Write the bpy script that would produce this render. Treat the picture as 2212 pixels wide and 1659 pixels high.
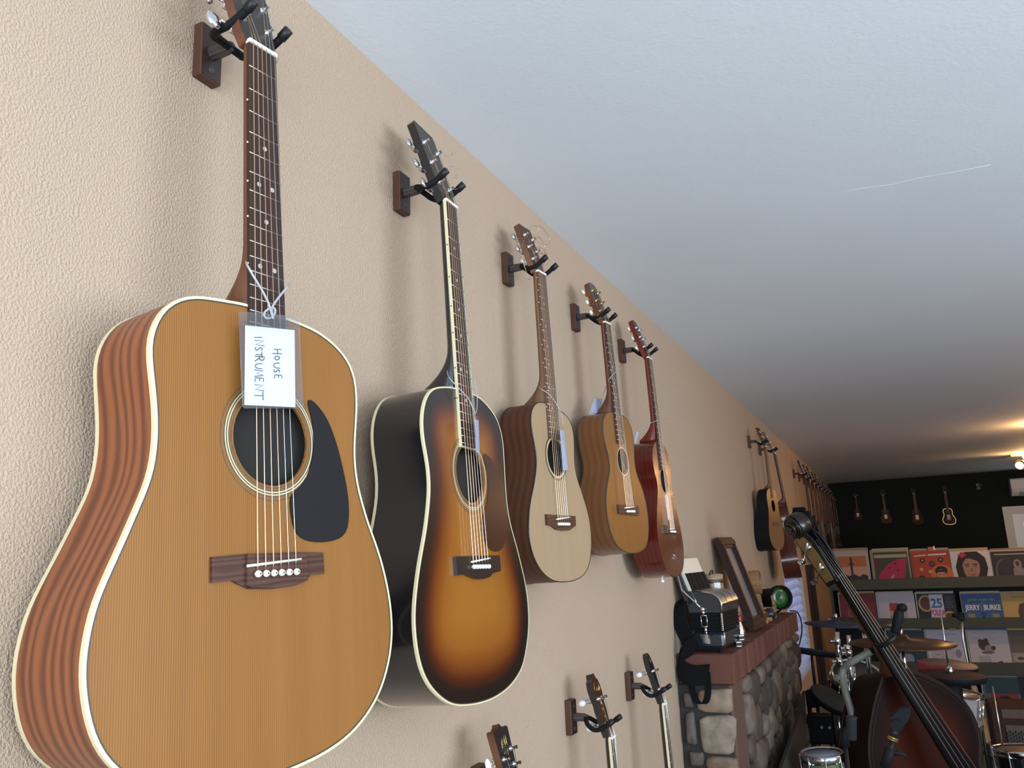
import bpy, math, random
from mathutils import Vector, Matrix, Euler
from mathutils.geometry import delaunay_2d_cdt
random.seed(7)
PI = math.pi
C = bpy.context.scene.collection
SC = bpy.context.scene
for o in list(bpy.data.objects): bpy.data.objects.remove(o, do_unlink=True)

# ------------------------------------------------------------------ camera, light, exposure
# wall with the guitars is x = 0, the room lies at x > 0, +y runs down the room, floor z = 0
IW, IH = 2212, 1659
FPX, YAW, PIT, ROL = 1742.2, 0.427, 0.217, -0.042
CAM = Vector((0.83, 0.0, 1.45))
_f = Vector((-math.sin(YAW)*math.cos(PIT), math.cos(YAW)*math.cos(PIT), math.sin(PIT)))
_r = Vector((math.cos(YAW), math.sin(YAW), 0)); _u = _r.cross(_f)
CR = _r*math.cos(ROL) + _u*math.sin(ROL); CU = -_r*math.sin(ROL) + _u*math.cos(ROL); CF = _f
cam_d = bpy.data.cameras.new('camera'); cam = bpy.data.objects.new('camera', cam_d); C.objects.link(cam)
cam_d.sensor_fit = 'HORIZONTAL'; cam_d.sensor_width = 36; cam_d.lens = 36*FPX/IW
cam_d.clip_start = 0.02; cam_d.clip_end = 100
cam.matrix_world = Matrix(((CR.x, CU.x, -CF.x, CAM.x), (CR.y, CU.y, -CF.y, CAM.y), (CR.z, CU.z, -CF.z, CAM.z), (0, 0, 0, 1)))
SC.camera = cam

SC.view_settings.view_transform = 'Standard'
SC.view_settings.look = 'None'
SC.view_settings.gamma = 1.0
SC.view_settings.use_curve_mapping = False
SC.view_settings.exposure = 0.28

world = bpy.data.worlds.new('sky'); SC.world = world; world.use_nodes = True
wb = world.node_tree.nodes['Background']; wb.inputs[0].default_value = (0.52, 0.70, 1.0, 1); wb.inputs[1].default_value = 1.9

def area(name, loc, rot, sx, sy, power, col):
    l = bpy.data.lights.new(name, 'AREA'); l.shape = 'RECTANGLE'; l.size = sx; l.size_y = sy; l.energy = power; l.color = col
    o = bpy.data.objects.new(name, l); o.location = loc; o.rotation_euler = rot; C.objects.link(o); return o
def bulb(name, loc, power, col, rad=0.04, spot=None, rot=(0, 0, 0)):
    l = bpy.data.lights.new(name, 'SPOT' if spot else 'POINT'); l.energy = power; l.color = col; l.shadow_soft_size = rad
    if spot: l.spot_size = spot; l.spot_blend = 0.6
    o = bpy.data.objects.new(name, l); o.location = loc; o.rotation_euler = rot; C.objects.link(o); return o
# daylight entering by the shop windows in the wall behind the camera; the right-wall light is added, widened for softer shadows
area('front_window_daylight', (2.2, -1.88, 1.35), (PI/2+.5, 0, 0), 3.4, 1.5, 122, (0.78, 0.91, 1.0))
area('side_fill_daylight', (4.85, 0.8, 1.40), (0, PI/2+.25, 0), 1.5, 3.4, 125, (0.78, 0.91, 1.0))
# warm track lamps of the shop
WARM = (1.0, 0.52, 0.20)
bulb('track_bulb', (2.36, 11.0, 2.28), 13, WARM, 0.05)
bulb('track_bulb', (2.2, 8.2, 2.38), 30, WARM, 0.05)
bulb('track_bulb', (3.3, 4.6, 2.25), 22, WARM, 0.05)

# ------------------------------------------------------------------ helpers
def ray(px, py): return CF + CR*((px-IW/2)/FPX) - CU*((py-IH/2)/FPX)
def at_x(px, py, x): d = ray(px, py); return CAM + d*((x-CAM.x)/d.x)
def at_y(px, py, y): d = ray(px, py); return CAM + d*((y-CAM.y)/d.y)
def at_z(px, py, z): d = ray(px, py); return CAM + d*((z-CAM.z)/d.z)
def V(*a): return Vector(a)

class MB:
    def __init__(s): s.v = []; s.f = []; s.m = []; s.sm = []
    def add(s, vs, fs, mat=0, smooth=False):
        b = len(s.v); s.v += [tuple(v) for v in vs]
        for f in fs: s.f.append([b+i for i in f]); s.m.append(mat); s.sm.append(smooth)
    def box(s, c, d, M=None, mat=0, bev=0.0):
        c = Vector(c); hx, hy, hz = d[0]/2, d[1]/2, d[2]/2
        if bev <= 0:
            vs = [Vector((x, y, z)) for x in (-hx, hx) for y in (-hy, hy) for z in (-hz, hz)]
            fs = [(0, 1, 3, 2), (4, 6, 7, 5), (0, 4, 5, 1), (2, 3, 7, 6), (0, 2, 6, 4), (1, 5, 7, 3)]
        else:
            b = min(bev, hx*.98, hy*.98, hz*.98); vs = []; idx = {}
            for sx in (-1, 1):
                for sy in (-1, 1):
                    for sz in (-1, 1):
                        for k in range(3):
                            p = [sx*(hx-b), sy*(hy-b), sz*(hz-b)]; p[k] = (sx*hx, sy*hy, sz*hz)[k]
                            idx[(sx, sy, sz, k)] = len(vs); vs.append(Vector(p))
            fs = []
            for k in range(3):
                a, c2 = [(1, 2), (2, 0), (0, 1)][k]
                for sg in (-1, 1):
                    q = []
                    for (i, j) in ((-1, -1), (1, -1), (1, 1), (-1, 1)):
                        t = [0, 0, 0]; t[k] = sg; t[a] = i; t[c2] = j; q.append(idx[(*t, k)])
                    fs.append(q if sg > 0 else q[::-1])
            for k in range(3):      # edges parallel to axis k
                a, c2 = [(1, 2), (2, 0), (0, 1)][k]
                for i in (-1, 1):
                    for j in (-1, 1):
                        def g(e, kk): t = [0, 0, 0]; t[k] = e; t[a] = i; t[c2] = j; return idx[(*t, kk)]
                        q = [g(-1, a), g(1, a), g(1, c2), g(-1, c2)]
                        fs.append(q if i*j < 0 else q[::-1])
            for sx in (-1, 1):
                for sy in (-1, 1):
                    for sz in (-1, 1):
                        q = [idx[(sx, sy, sz, k)] for k in range(3)]
                        fs.append(q if sx*sy*sz > 0 else q[::-1])
        s.add([(c + (M @ v if M else v)) for v in vs], fs, mat)
    def tube(s, path, r, n=8, mat=0, cap=True, smooth=True, closed=False):
        P = [Vector(p) for p in path]; L = len(P)
        R = r if isinstance(r, (list, tuple)) else [r]*L
        vs = []; fs = []; nrm = None
        for i, p in enumerate(P):
            if closed: t = P[(i+1) % L]-P[i-1]
            else: t = (P[min(i+1, L-1)]-P[max(i-1, 0)])
            if t.length < 1e-9: t = Vector((0, 0, 1))
            t.normalize()
            if nrm is None:
                nrm = t.orthogonal().normalized()
            else:
                nrm = nrm - t*nrm.dot(t)
                nrm = nrm.normalized() if nrm.length > 1e-6 else t.orthogonal().normalized()
            b = t.cross(nrm)
            for k in range(n):
                a = 2*PI*k/n; vs.append(p + (nrm*math.cos(a)+b*math.sin(a))*R[i])
        for i in range(L if closed else L-1):
            j = (i+1) % L
            for k in range(n): fs.append((i*n+k, i*n+(k+1) % n, j*n+(k+1) % n, j*n+k))
        if cap and not closed:
            fs.append(tuple(range(n))[::-1]); fs.append(tuple((L-1)*n+k for k in range(n)))
        s.add(vs, fs, mat, smooth)
    def lathe(s, prof, o=(0, 0, 0), ax=(0, 0, 1), n=20, mat=0, smooth=True, cap=True):
        ax = Vector(ax).normalized(); a = ax.orthogonal().normalized(); b = ax.cross(a); o = Vector(o)
        vs = []; fs = []; L = len(prof)
        for (r, h) in prof:
            for k in range(n):
                t = 2*PI*k/n; vs.append(o+ax*h+(a*math.cos(t)+b*math.sin(t))*max(r, 1e-5))
        for i in range(L-1):
            for k in range(n): fs.append((i*n+k, i*n+(k+1) % n, (i+1)*n+(k+1) % n, (i+1)*n+k))
        s.add(vs, fs, mat, smooth)
        if cap:
            s.add(vs[:n], [tuple(range(n))[::-1]], mat); s.add(vs[-n:], [tuple(range(n))], mat)
    def prism(s, loop, f0, f1, mat=0, smooth=False):
        """loop of 2D points; f0, f1 map (a, b) to the two end faces"""
        n = len(loop); A = [f0(*p) for p in loop]; B = [f1(*p) for p in loop]
        s.add(A+B, [tuple(range(n))[::-1], tuple(range(n, 2*n))], mat)
        s.add(A+B, [(i, (i+1) % n, n+(i+1) % n, n+i) for i in range(n)], mat, smooth)
    def ell(s, c, r, M=None, n=10, m=7, mat=0):
        c = Vector(c); vs = []; fs = []
        for i in range(m+1):
            t = PI*i/m
            for k in range(n):
                a = 2*PI*k/n; v = Vector((r[0]*max(math.sin(t), .001)*math.cos(a), r[1]*max(math.sin(t), .001)*math.sin(a), r[2]*math.cos(t)))
                vs.append(c+(M @ v if M else v))
        for i in range(m):
            for k in range(n): fs.append((i*n+k, (i+1)*n+k, (i+1)*n+(k+1) % n, i*n+(k+1) % n))
        s.add(vs, fs, mat, True)
    def build(s, name, mats, parent=None, **kw):
        me = bpy.data.meshes.new(name); me.from_pydata(s.v, [], s.f)
        if not isinstance(mats, (list, tuple)): mats = [mats]
        for m in mats: me.materials.append(m)
        me.polygons.foreach_set('material_index', s.m); me.polygons.foreach_set('use_smooth', s.sm)
        me.update()
        o = bpy.data.objects.new(name, me); C.objects.link(o)
        if parent: o.parent = parent
        return tag(o, **kw)
def tag(o, label=None, cat=None, group=None, kind=None):
    if label: o['label'] = label
    if cat: o['category'] = cat
    if group: o['group'] = group
    if kind: o['kind'] = kind
    return o
def thing(name, label, cat, loc=(0, 0, 0), rot=(0, 0, 0), group=None):
    o = bpy.data.objects.new(name, None); C.objects.link(o); o.empty_display_size = .05
    o.location = loc; o.rotation_euler = rot
    return tag(o, label, cat, group)
def copy_tree(o, parent=None):
    c = o.copy(); C.objects.link(c)
    if parent: c.parent = parent
    for ch in list(o.children): copy_tree(ch, c)
    return c
def catmull(P, n, closed=False):
    P = [Vector(p) for p in P]; L = len(P); out = []
    rng = range(L if closed else L-1)
    for i in rng:
        if closed: a, b, c, d = P[i-1], P[i], P[(i+1) % L], P[(i+2) % L]
        else: a, b, c, d = P[max(i-1, 0)], P[i], P[i+1], P[min(i+2, L-1)]
        for k in range(n):
            t = k/n
            out.append(.5*((2*b)+(c-a)*t+(2*a-5*b+4*c-d)*t*t+(3*b-a-3*c+d)*t**3))
    if not closed: out.append(P[-1])
    return out
def resample(P, n, closed=True):
    P = [Vector(p) for p in P]; Q = P+[P[0]] if closed else P
    L = [0]
    for a, b in zip(Q, Q[1:]): L.append(L[-1]+(b-a).length)
    out = []; j = 0; m = n if closed else n-1
    for i in range(n):
        d = L[-1]*i/m
        while j < len(L)-2 and L[j+1] < d: j += 1
        t = (d-L[j])/max(L[j+1]-L[j], 1e-9); out.append(Q[j].lerp(Q[j+1], min(max(t, 0), 1)))
    return out

# ------------------------------------------------------------------ materials (procedural)
def mat(name, col, rough=.5, metal=0, spec=.5, coat=0, emit=None, es=0, bump=None, trans=0):
    m = bpy.data.materials.new(name); m.use_nodes = True; p = m.node_tree.nodes['Principled BSDF']
    p.inputs['Base Color'].default_value = (*col, 1); p.inputs['Roughness'].default_value = rough; p.inputs['Metallic'].default_value = metal
    p.inputs['Specular IOR Level'].default_value = spec
    if coat: p.inputs['Coat Weight'].default_value = coat; p.inputs['Coat Roughness'].default_value = .04
    if trans: p.inputs['Transmission Weight'].default_value = trans
    if emit: p.inputs['Emission Color'].default_value = (*emit, 1); p.inputs['Emission Strength'].default_value = es
    if bump:
        nt = m.node_tree; tc = nt.nodes.new('ShaderNodeTexCoord'); nz = nt.nodes.new('ShaderNodeTexNoise'); nz.inputs['Scale'].default_value = bump[0]
        nz.inputs['Detail'].default_value = 3
        b = nt.nodes.new('ShaderNodeBump'); b.inputs['Strength'].default_value = bump[1]; b.inputs['Distance'].default_value = bump[2]
        nt.links.new(tc.outputs['Object'], nz.inputs['Vector']); nt.links.new(nz.outputs['Fac'], b.inputs['Height']); nt.links.new(b.outputs['Normal'], p.inputs['Normal'])
    return m
def wood(name, cols, scale=(1, 1, 1), freq=60, dist=2.0, rough=.45, coat=0, axis='Y', detail=2, pores=0.0):
    """stripes across one local axis, stretched along the others"""
    m = bpy.data.materials.new(name); m.use_nodes = True; nt = m.node_tree; p = nt.nodes['Principled BSDF']; N = nt.nodes.new; L = nt.links.new
    tc = N('ShaderNodeTexCoord'); mp = N('ShaderNodeMapping'); mp.inputs['Scale'].default_value = scale
    w = N('ShaderNodeTexWave'); w.wave_type = 'BANDS'; w.bands_direction = axis; w.inputs['Scale'].default_value = freq; w.inputs['Distortion'].default_value = dist
    w.inputs['Detail'].default_value = detail; w.inputs['Detail Scale'].default_value = 1.2
    nz = N('ShaderNodeTexNoise'); nz.inputs['Scale'].default_value = freq*.25; nz.inputs['Detail'].default_value = 4
    mx = N('ShaderNodeMath'); mx.operation = 'MULTIPLY_ADD'; mx.inputs[1].default_value = .55
    ad = N('ShaderNodeMath'); ad.operation = 'MULTIPLY'; ad.inputs[1].default_value = .5
    r = N('ShaderNodeValToRGB'); e = r.color_ramp.elements
    while len(e) < len(cols): e.new(.5)
    for i, c in enumerate(cols): e[i].position = i/(len(cols)-1); e[i].color = (*c, 1)
    L(tc.outputs['Object'], mp.inputs['Vector']); L(mp.outputs[0], w.inputs['Vector']); L(mp.outputs[0], nz.inputs['Vector'])
    L(nz.outputs['Fac'], ad.inputs[0]); L(w.outputs['Fac'], mx.inputs[0]); L(ad.outputs[0], mx.inputs[2]); L(mx.outputs[0], r.inputs[0])
    L(r.outputs[0], p.inputs['Base Color']); p.inputs['Roughness'].default_value = rough; p.inputs['Specular IOR Level'].default_value = .22
    if coat: p.inputs['Coat Weight'].default_value = coat; p.inputs['Coat Roughness'].default_value = .03
    if pores:
        b = N('ShaderNodeBump'); b.inputs['Strength'].default_value = pores; b.inputs['Distance'].default_value = .001
        L(mx.outputs[0], b.inputs['Height']); L(b.outputs[0], p.inputs['Normal'])
    return m
def plaster(name, col, s1, str_, dist, rough=.75, vary=.08, crack=False):
    m = bpy.data.materials.new(name); m.use_nodes = True; nt = m.node_tree; p = nt.nodes['Principled BSDF']; N = nt.nodes.new; L = nt.links.new
    tc = N('ShaderNodeTexCoord'); n1 = N('ShaderNodeTexNoise'); n1.inputs['Scale'].default_value = s1; n1.inputs['Detail'].default_value = 2; n1.inputs['Roughness'].default_value = .5
    r = N('ShaderNodeValToRGB'); r.color_ramp.elements[0].position = .36; r.color_ramp.elements[1].position = .72
    n2 = N('ShaderNodeTexNoise'); n2.inputs['Scale'].default_value = 1.7; n2.inputs['Detail'].default_value = 4
    mr = N('ShaderNodeMapRange'); mr.inputs[3].default_value = 1-vary; mr.inputs[4].default_value = 1+vary
    mul = N('ShaderNodeVectorMath'); mul.operation = 'SCALE'; mul.inputs[0].default_value = col
    b = N('ShaderNodeBump'); b.inputs['Strength'].default_value = str_; b.inputs['Distance'].default_value = dist
    L(tc.outputs['Object'], n1.inputs['Vector']); L(tc.outputs['Object'], n2.inputs['Vector']); L(n1.outputs['Fac'], r.inputs[0])
    L(n2.outputs['Fac'], mr.inputs[0]); L(mr.outputs[0], mul.inputs['Scale']); L(mul.outputs[0], p.inputs['Base Color'])
    L(r.outputs[0], b.inputs['Height']); L(b.outputs[0], p.inputs['Normal']); p.inputs['Roughness'].default_value = rough; p.inputs['Specular IOR Level'].default_value = .2
    return m
def plastic_clear(name):
    m = bpy.data.materials.new(name); m.use_nodes = True; nt = m.node_tree; nt.nodes.remove(nt.nodes['Principled BSDF']); N = nt.nodes.new; L = nt.links.new
    t = N('ShaderNodeBsdfTransparent'); t.inputs[0].default_value = (.96, .96, .97, 1); g = N('ShaderNodeBsdfGlossy'); g.inputs['Roughness'].default_value = .15
    d = N('ShaderNodeBsdfDiffuse'); d.inputs[0].default_value = (.75, .75, .8, 1)
    a = N('ShaderNodeMixShader'); b = N('ShaderNodeMixShader'); b.inputs[0].default_value = .02; a.inputs[0].default_value = .03
    L(t.outputs[0], b.inputs[1]); L(d.outputs[0], b.inputs[2]); L(b.outputs[0], a.inputs[1]); L(g.outputs[0], a.inputs[2])
    L(a.outputs[0], nt.nodes['Material Output'].inputs[0]); return m
def sunburst(name, stops, coat=1.0, rough=.25, spec=.5):
    m = bpy.data.materials.new(name); m.use_nodes = True; nt = m.node_tree; p = nt.nodes['Principled BSDF']; N = nt.nodes.new; L = nt.links.new
    a = N('ShaderNodeAttribute'); a.attribute_name = 'edge'; r = N('ShaderNodeValToRGB'); e = r.color_ramp.elements
    while len(e) < len(stops): e.new(.5)
    for i, (q, c) in enumerate(stops): e[i].position = q; e[i].color = (*c, 1)
    L(a.outputs['Fac'], r.inputs[0]); L(r.outputs[0], p.inputs['Base Color']); p.inputs['Roughness'].default_value = rough; p.inputs['Specular IOR Level'].default_value = spec
    p.inputs['Coat Weight'].default_value = coat; p.inputs['Coat Roughness'].default_value = .02; return m

M = {}
M['wall'] = plaster('cream_stucco', (.475, .350, .254), 290, .5, .0030, vary=.04)
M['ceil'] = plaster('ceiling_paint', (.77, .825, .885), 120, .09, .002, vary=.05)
M['green_wall'] = plaster('dark_green_paint', (.0075, .0125, .0115), 80, .2, .002)
M['orange_wall'] = plaster('ochre_paint', (.42, .20, .07), 80, .2, .002)
M['white'] = mat('white_paint', (.75, .74, .72), .5)
M['white_gloss'] = mat('white_plastic', (.85, .85, .84), .25)
M['cream'] = mat('cream_binding', (.72, .62, .39), .35, coat=.3)
M['bone'] = mat('bone', (.86, .82, .72), .35)
M['black'] = mat('black_lacquer', (.008, .008, .010), .16, coat=.6)
M['black_m'] = mat('black_rubber', (.010, .010, .012), .6, spec=.12)
M['black_p'] = mat('black_plastic', (.010, .010, .011), .42, spec=.3)
M['hole'] = mat('shade_black', (.012, .010, .008), .8)  # near-black that stands in for shade inside holes and recesses
M['chrome'] = mat('chrome', (.75, .76, .78), .12, 1)
M['bass_string'] = mat('dark_wound_string', (.28, .23, .19), .4, .6)
M['steel'] = mat('steel', (.62, .60, .57), .28, 1)
M['bronze'] = mat('bronze_string', (.72, .50, .34), .3, 1)
M['brass'] = mat('brass', (.55, .38, .14), .35, 1)
M['cedar'] = wood('cedar_top', [(.165, .064, .014), (.255, .106, .025), (.30, .134, .036)], (1, 1, .03), 115, 1.4, .42)
M['spruce'] = wood('spruce_top', [(.285, .185, .105), (.35, .24, .14), (.38, .265, .16)], (1, 1, .04), 140, 1.2, .5)
M['cedar_old'] = wood('aged_top', [(.17, .066, .016), (.235, .10, .027), (.27, .12, .036)], (1, 1, .05), 110, 1.2, .3, coat=.4)
M['mahog_top'] = wood('red_mahogany_top', [(.075, .020, .010), (.15, .045, .020), (.20, .065, .03)], (1, 1, .06), 60, 2, .25, coat=.8)
M['rosewood'] = wood('rosewood_side', [(.028, .010, .006), (.15, .048, .022), (.24, .080, .034), (.31, .10, .038)], (1, .22, .16), 17, 7, .4, coat=.12, axis='X', detail=4, pores=.25)
M['sapele'] = wood('sapele_side', [(.045, .017, .010), (.075, .027, .014), (.095, .036, .019)], (1, .2, .15), 16, 2.5, .45, axis='X', detail=3)
M['brown_side'] = wood('brown_side', [(.11, .040, .013), (.145, .056, .019), (.17, .068, .024)], (1, .2, .15), 14, 2, .35, coat=.3, axis='X')
M['red_side'] = wood('red_side', [(.06, .006, .004), (.085, .009, .006), (.10, .013, .008)], (1, .2, .15), 20, 4, .25, coat=.6, axis='X')
M['dark_side'] = wood('dark_side', [(.05, .014, .009), (.08, .022, .013), (.1, .03, .018)], (1, .2, .15), 20, 4, .25, coat=.5, axis='X')
M['neck'] = wood('mahogany_neck', [(.085, .032, .016), (.13, .05, .025), (.16, .065, .034)], (1, 1, .05), 70, 2, .4)
M['neck_lt'] = wood('striped_neck', [(.085, .040, .021), (.165, .080, .043), (.205, .105, .057)], (1, 1, .05), 55, 2, .5)
M['neck_red'] = wood('red_neck', [(.12, .016, .010), (.17, .024, .014)], (1, 1, .05), 55, 2, .3, coat=.4)
M['fretboard'] = wood('rosewood_fretboard', [(.020, .011, .009), (.045, .024, .018), (.07, .036, .027)], (1, 1, .06), 90, 3, .42)
M['fretboard_lt'] = wood('brown_fretboard', [(.08, .042, .026), (.12, .065, .041), (.15, .085, .053)], (1, 1, .06), 70, 3, .5)
M['bridge'] = wood('rosewood_bridge', [(.035, .016, .012), (.075, .033, .023), (.11, .05, .036)], (1, .12, 1), 42, 9, .42, axis='Z')
M['black_wood'] = mat('ebony', (.014, .012, .012), .3)
M['head_face'] = mat('headstock_veneer', (.030, .022, .020), .4)
M['block'] = wood('walnut_block', [(.062, .027, .018), (.092, .042, .028), (.11, .052, .036)], (1, 1, .1), 60, 3, .5)
M['block_face'] = mat('dark_block_face', (.035, .018, .016), .4)
M['arm'] = mat('grey_brown_arm', (.06, .045, .045), .42)
M['purf'] = mat('purfling', (.05, .045, .035), .4)
M['ros_d'] = mat('rosette_dark', (.09, .07, .045), .4)
M['ros_l'] = mat('rosette_light', (.62, .50, .30), .4)
M['guard'] = mat('black_pickguard', (.007, .007, .009), .5, spec=.25)
M['tort'] = mat('dark_tortoise_pickguard', (.045, .020, .012), .2, coat=.9)
M['burst'] = sunburst('sunburst', [(0, (.008, .006, .006)), (.16, (.010, .006, .006)), (.28, (.07, .012, .004)), (.42, (.17, .042, .006)), (.64, (.28, .092, .012)), (1, (.33, .125, .018))])
M['burst2'] = sunburst('dark_sunburst', [(0, (.01, .006, .006)), (.35, (.05, .015, .008)), (1, (.14, .05, .02))])
M['clear'] = plastic_clear('clear_vinyl')
M['card'] = mat('white_card', (.72, .76, .83), .6)
M['card_b'] = mat('bluish_card', (.42, .46, .60), .5)
M['ink'] = mat('black_ink', (.02, .02, .03), .6)
M['cord'] = mat('clear_cord', (.62, .62, .64), .25, trans=.5)
M['dot'] = mat('fret_dot', (.42, .40, .36), .4)
M['pearl'] = mat('pearl_button', (.82, .80, .84), .25)
M['cream_button'] = mat('aged_white_button', (.74, .69, .58), .3)

# ------------------------------------------------------------------ the room
YB, YF, XR, ZC = 13.6, -2.0, 5.0, 2.445     # far wall, wall behind the camera, right wall, ceiling
def slab(name, lo, hi, m, parent=None):
    b = MB(); b.box([(a+c)/2 for a, c in zip(lo, hi)], [c-a for a, c in zip(lo, hi)])
    return b.build(name, m, parent, kind='structure')
slab('floor', (-.1, YF-.1, -.1), (XR+.1, YB+.1, 0), wood('plank_floor', [(.15, .125, .105), (.21, .18, .155)], (1, .1, 1), 6, 3, .45, axis='X'))
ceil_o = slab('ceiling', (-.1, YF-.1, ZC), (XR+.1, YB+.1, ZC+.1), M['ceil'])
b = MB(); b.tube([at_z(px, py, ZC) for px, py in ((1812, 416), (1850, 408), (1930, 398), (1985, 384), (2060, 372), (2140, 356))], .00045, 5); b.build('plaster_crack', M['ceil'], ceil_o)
WY0, WY1, WZ0, WZ1 = 6.88, 8.26, .40, 1.30     # window with blinds in the guitar wall
b = MB()
def wallbox(b, x0, x1, y0, y1, z0, z1): b.box(((x0+x1)/2, (y0+y1)/2, (z0+z1)/2), (x1-x0, y1-y0, z1-z0))
for (y0, y1, z0, z1) in ((YF-.1, WY0, 0, ZC), (WY1, YB, 0, ZC), (WY0, WY1, 0, WZ0), (WY0, WY1, WZ1, ZC)): wallbox(b, -.12, 0, y0, y1, z0, z1)
b.build('wall_left', M['wall'], kind='structure')
slab('wall_far', (-.1, YB, 0), (XR+.1, YB+.1, ZC), M['green_wall'])
b = MB()
for (y0, y1, z0, z1) in ((YF-.1, -1, 0, ZC), (2.6, YB, 0, ZC), (-1, 2.6, 0, .6), (-1, 2.6, 2.2, ZC)): wallbox(b, XR, XR+.1, y0, y1, z0, z1)  # opening sized to suit the added side light
b.build('wall_right', M['wall'], kind='structure')
b = MB()
for (x0, x1, z0, z1) in ((-.1, .45, 0, ZC), (3.95, XR+.1, 0, ZC), (.45, 3.95, 0, .55), (.45, 3.95, 2.15, ZC)): wallbox(b, x0, x1, YF-.1, YF, z0, z1)
b.build('wall_front', M['wall'], kind='structure')

# ------------------------------------------------------------------ guitars
def inside(p, loop):
    x, y = p; c = False; n = len(loop)
    for i in range(n):
        x1, y1 = loop[i]; x2, y2 = loop[i-1]
        if (y1 > y) != (y2 > y) and x < (x2-x1)*(y-y1)/(y2-y1)+x1: c = not c
    return c
def edge_dist(p, loop):
    b = 1e9; P = Vector(p)
    for i in range(len(loop)):
        a, c = loop[i-1], loop[i]; d = c-a; t = max(0, min(1, (P-a).dot(d)/max(d.length_squared, 1e-9)))
        b = min(b, (a+d*t-P).length)
    return b
def plate(name, loop, hole, mp, m, parent, grid=14, norm=None):
    """flat plate with an outline and an optional hole, finely divided; mp maps (u, v) to a point"""
    loop = [Vector(p[:2]) for p in loop]; vs = list(loop); n = len(loop)
    es = [(i, (i+1) % n) for i in range(n)]
    if hole:
        k = len(vs); vs += [Vector(p) for p in hole]; h = len(hole); es += [(k+i, k+(i+1) % h) for i in range(h)]
    xs = [p[0] for p in loop]; ys = [p[1] for p in loop]
    if grid:
        y = min(ys)
        while y < max(ys):
            x = min(xs)
            while x < max(xs):
                p = Vector((x+.1, y+.1))
                if inside(p, loop) and edge_dist(p, loop) > grid*.45 and not (hole and (inside(p, hole) or edge_dist(p, hole) < grid*.45)): vs.append(p)
                x += grid
            y += grid
    ov, oe, of, _, _, _ = delaunay_2d_cdt(vs, es, [], 0, 1e-5)
    fs = []
    for f in of:
        c = sum((ov[i] for i in f), Vector((0, 0)))/len(f)
        if inside(c, loop) and not (hole and inside(c, hole)):
            a, b, d = (ov[i] for i in f[:3])
            fs.append(list(f) if (b-a).cross(d-a) < 0 else list(f)[::-1])
    me = bpy.data.meshes.new(name); me.from_pydata([mp(p[0], p[1]) for p in ov], [], fs); me.materials.append(m)
    at = me.attributes.new('edge', 'FLOAT', 'POINT')
    at.data.foreach_set('value', [min(1, edge_dist(p, loop)/130) for p in ov])
    me.update(); o = bpy.data.objects.new(name, me); C.objects.link(o); o.parent = parent
    return o
def fr(L, n): return L*(1-2**(-n/12))
def circle(cu, cv, r, n=48): return [Vector((cu+r*math.cos(2*PI*i/n), cv+r*math.sin(2*PI*i/n))) for i in range(n)]
def smooth_loop(pts, n=150, it=3):
    P = resample(catmull([(*p, 0) for p in pts], 8, True), n)
    for _ in range(it): P = [P[i]*.5+(P[i-1]+P[(i+1) % n])*.25 for i in range(n)]
    return [Vector((p[0], p[1])) for p in P]
def nrm2(loop, ccw=None):
    n = len(loop); A = sum(loop[i-1].cross(loop[i]) for i in range(n)); out = []
    for i in range(n):
        t = (loop[(i+1) % n]-loop[i-1]).normalized(); q = Vector((t.y, -t.x)); out.append(q if A > 0 else -q)
    return out
def band(mb, loop, nr, prof, mp, mat=0, smooth=False):
    """sweep an open profile [(offset outward, w)] along a closed outline"""
    n = len(loop); vs = []; k = len(prof)
    for p, q in zip(loop, nr):
        for (a, w) in prof: vs.append(mp(p.x+q.x*a, p.y+q.y*a, w))
    fs = []
    for i in range(n):
        for j in range(k-1): fs.append((i*k+j, i*k+j+1, ((i+1) % n)*k+j+1, ((i+1) % n)*k+j))
    mb.add(vs, fs, mat, smooth)
def ring(mb, cu, cv, r0, r1, w, mp, mat=0, n=56):
    vs = []; fs = []
    for i in range(n):
        a = 2*PI*i/n
        for r in (r0, r1): vs.append(mp(cu+r*math.cos(a), cv+r*math.sin(a), w))
    for i in range(n): j = (i+1) % n; fs.append((2*i, 2*i+1, 2*j+1, 2*j))
    mb.add(vs, fs, mat)

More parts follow.
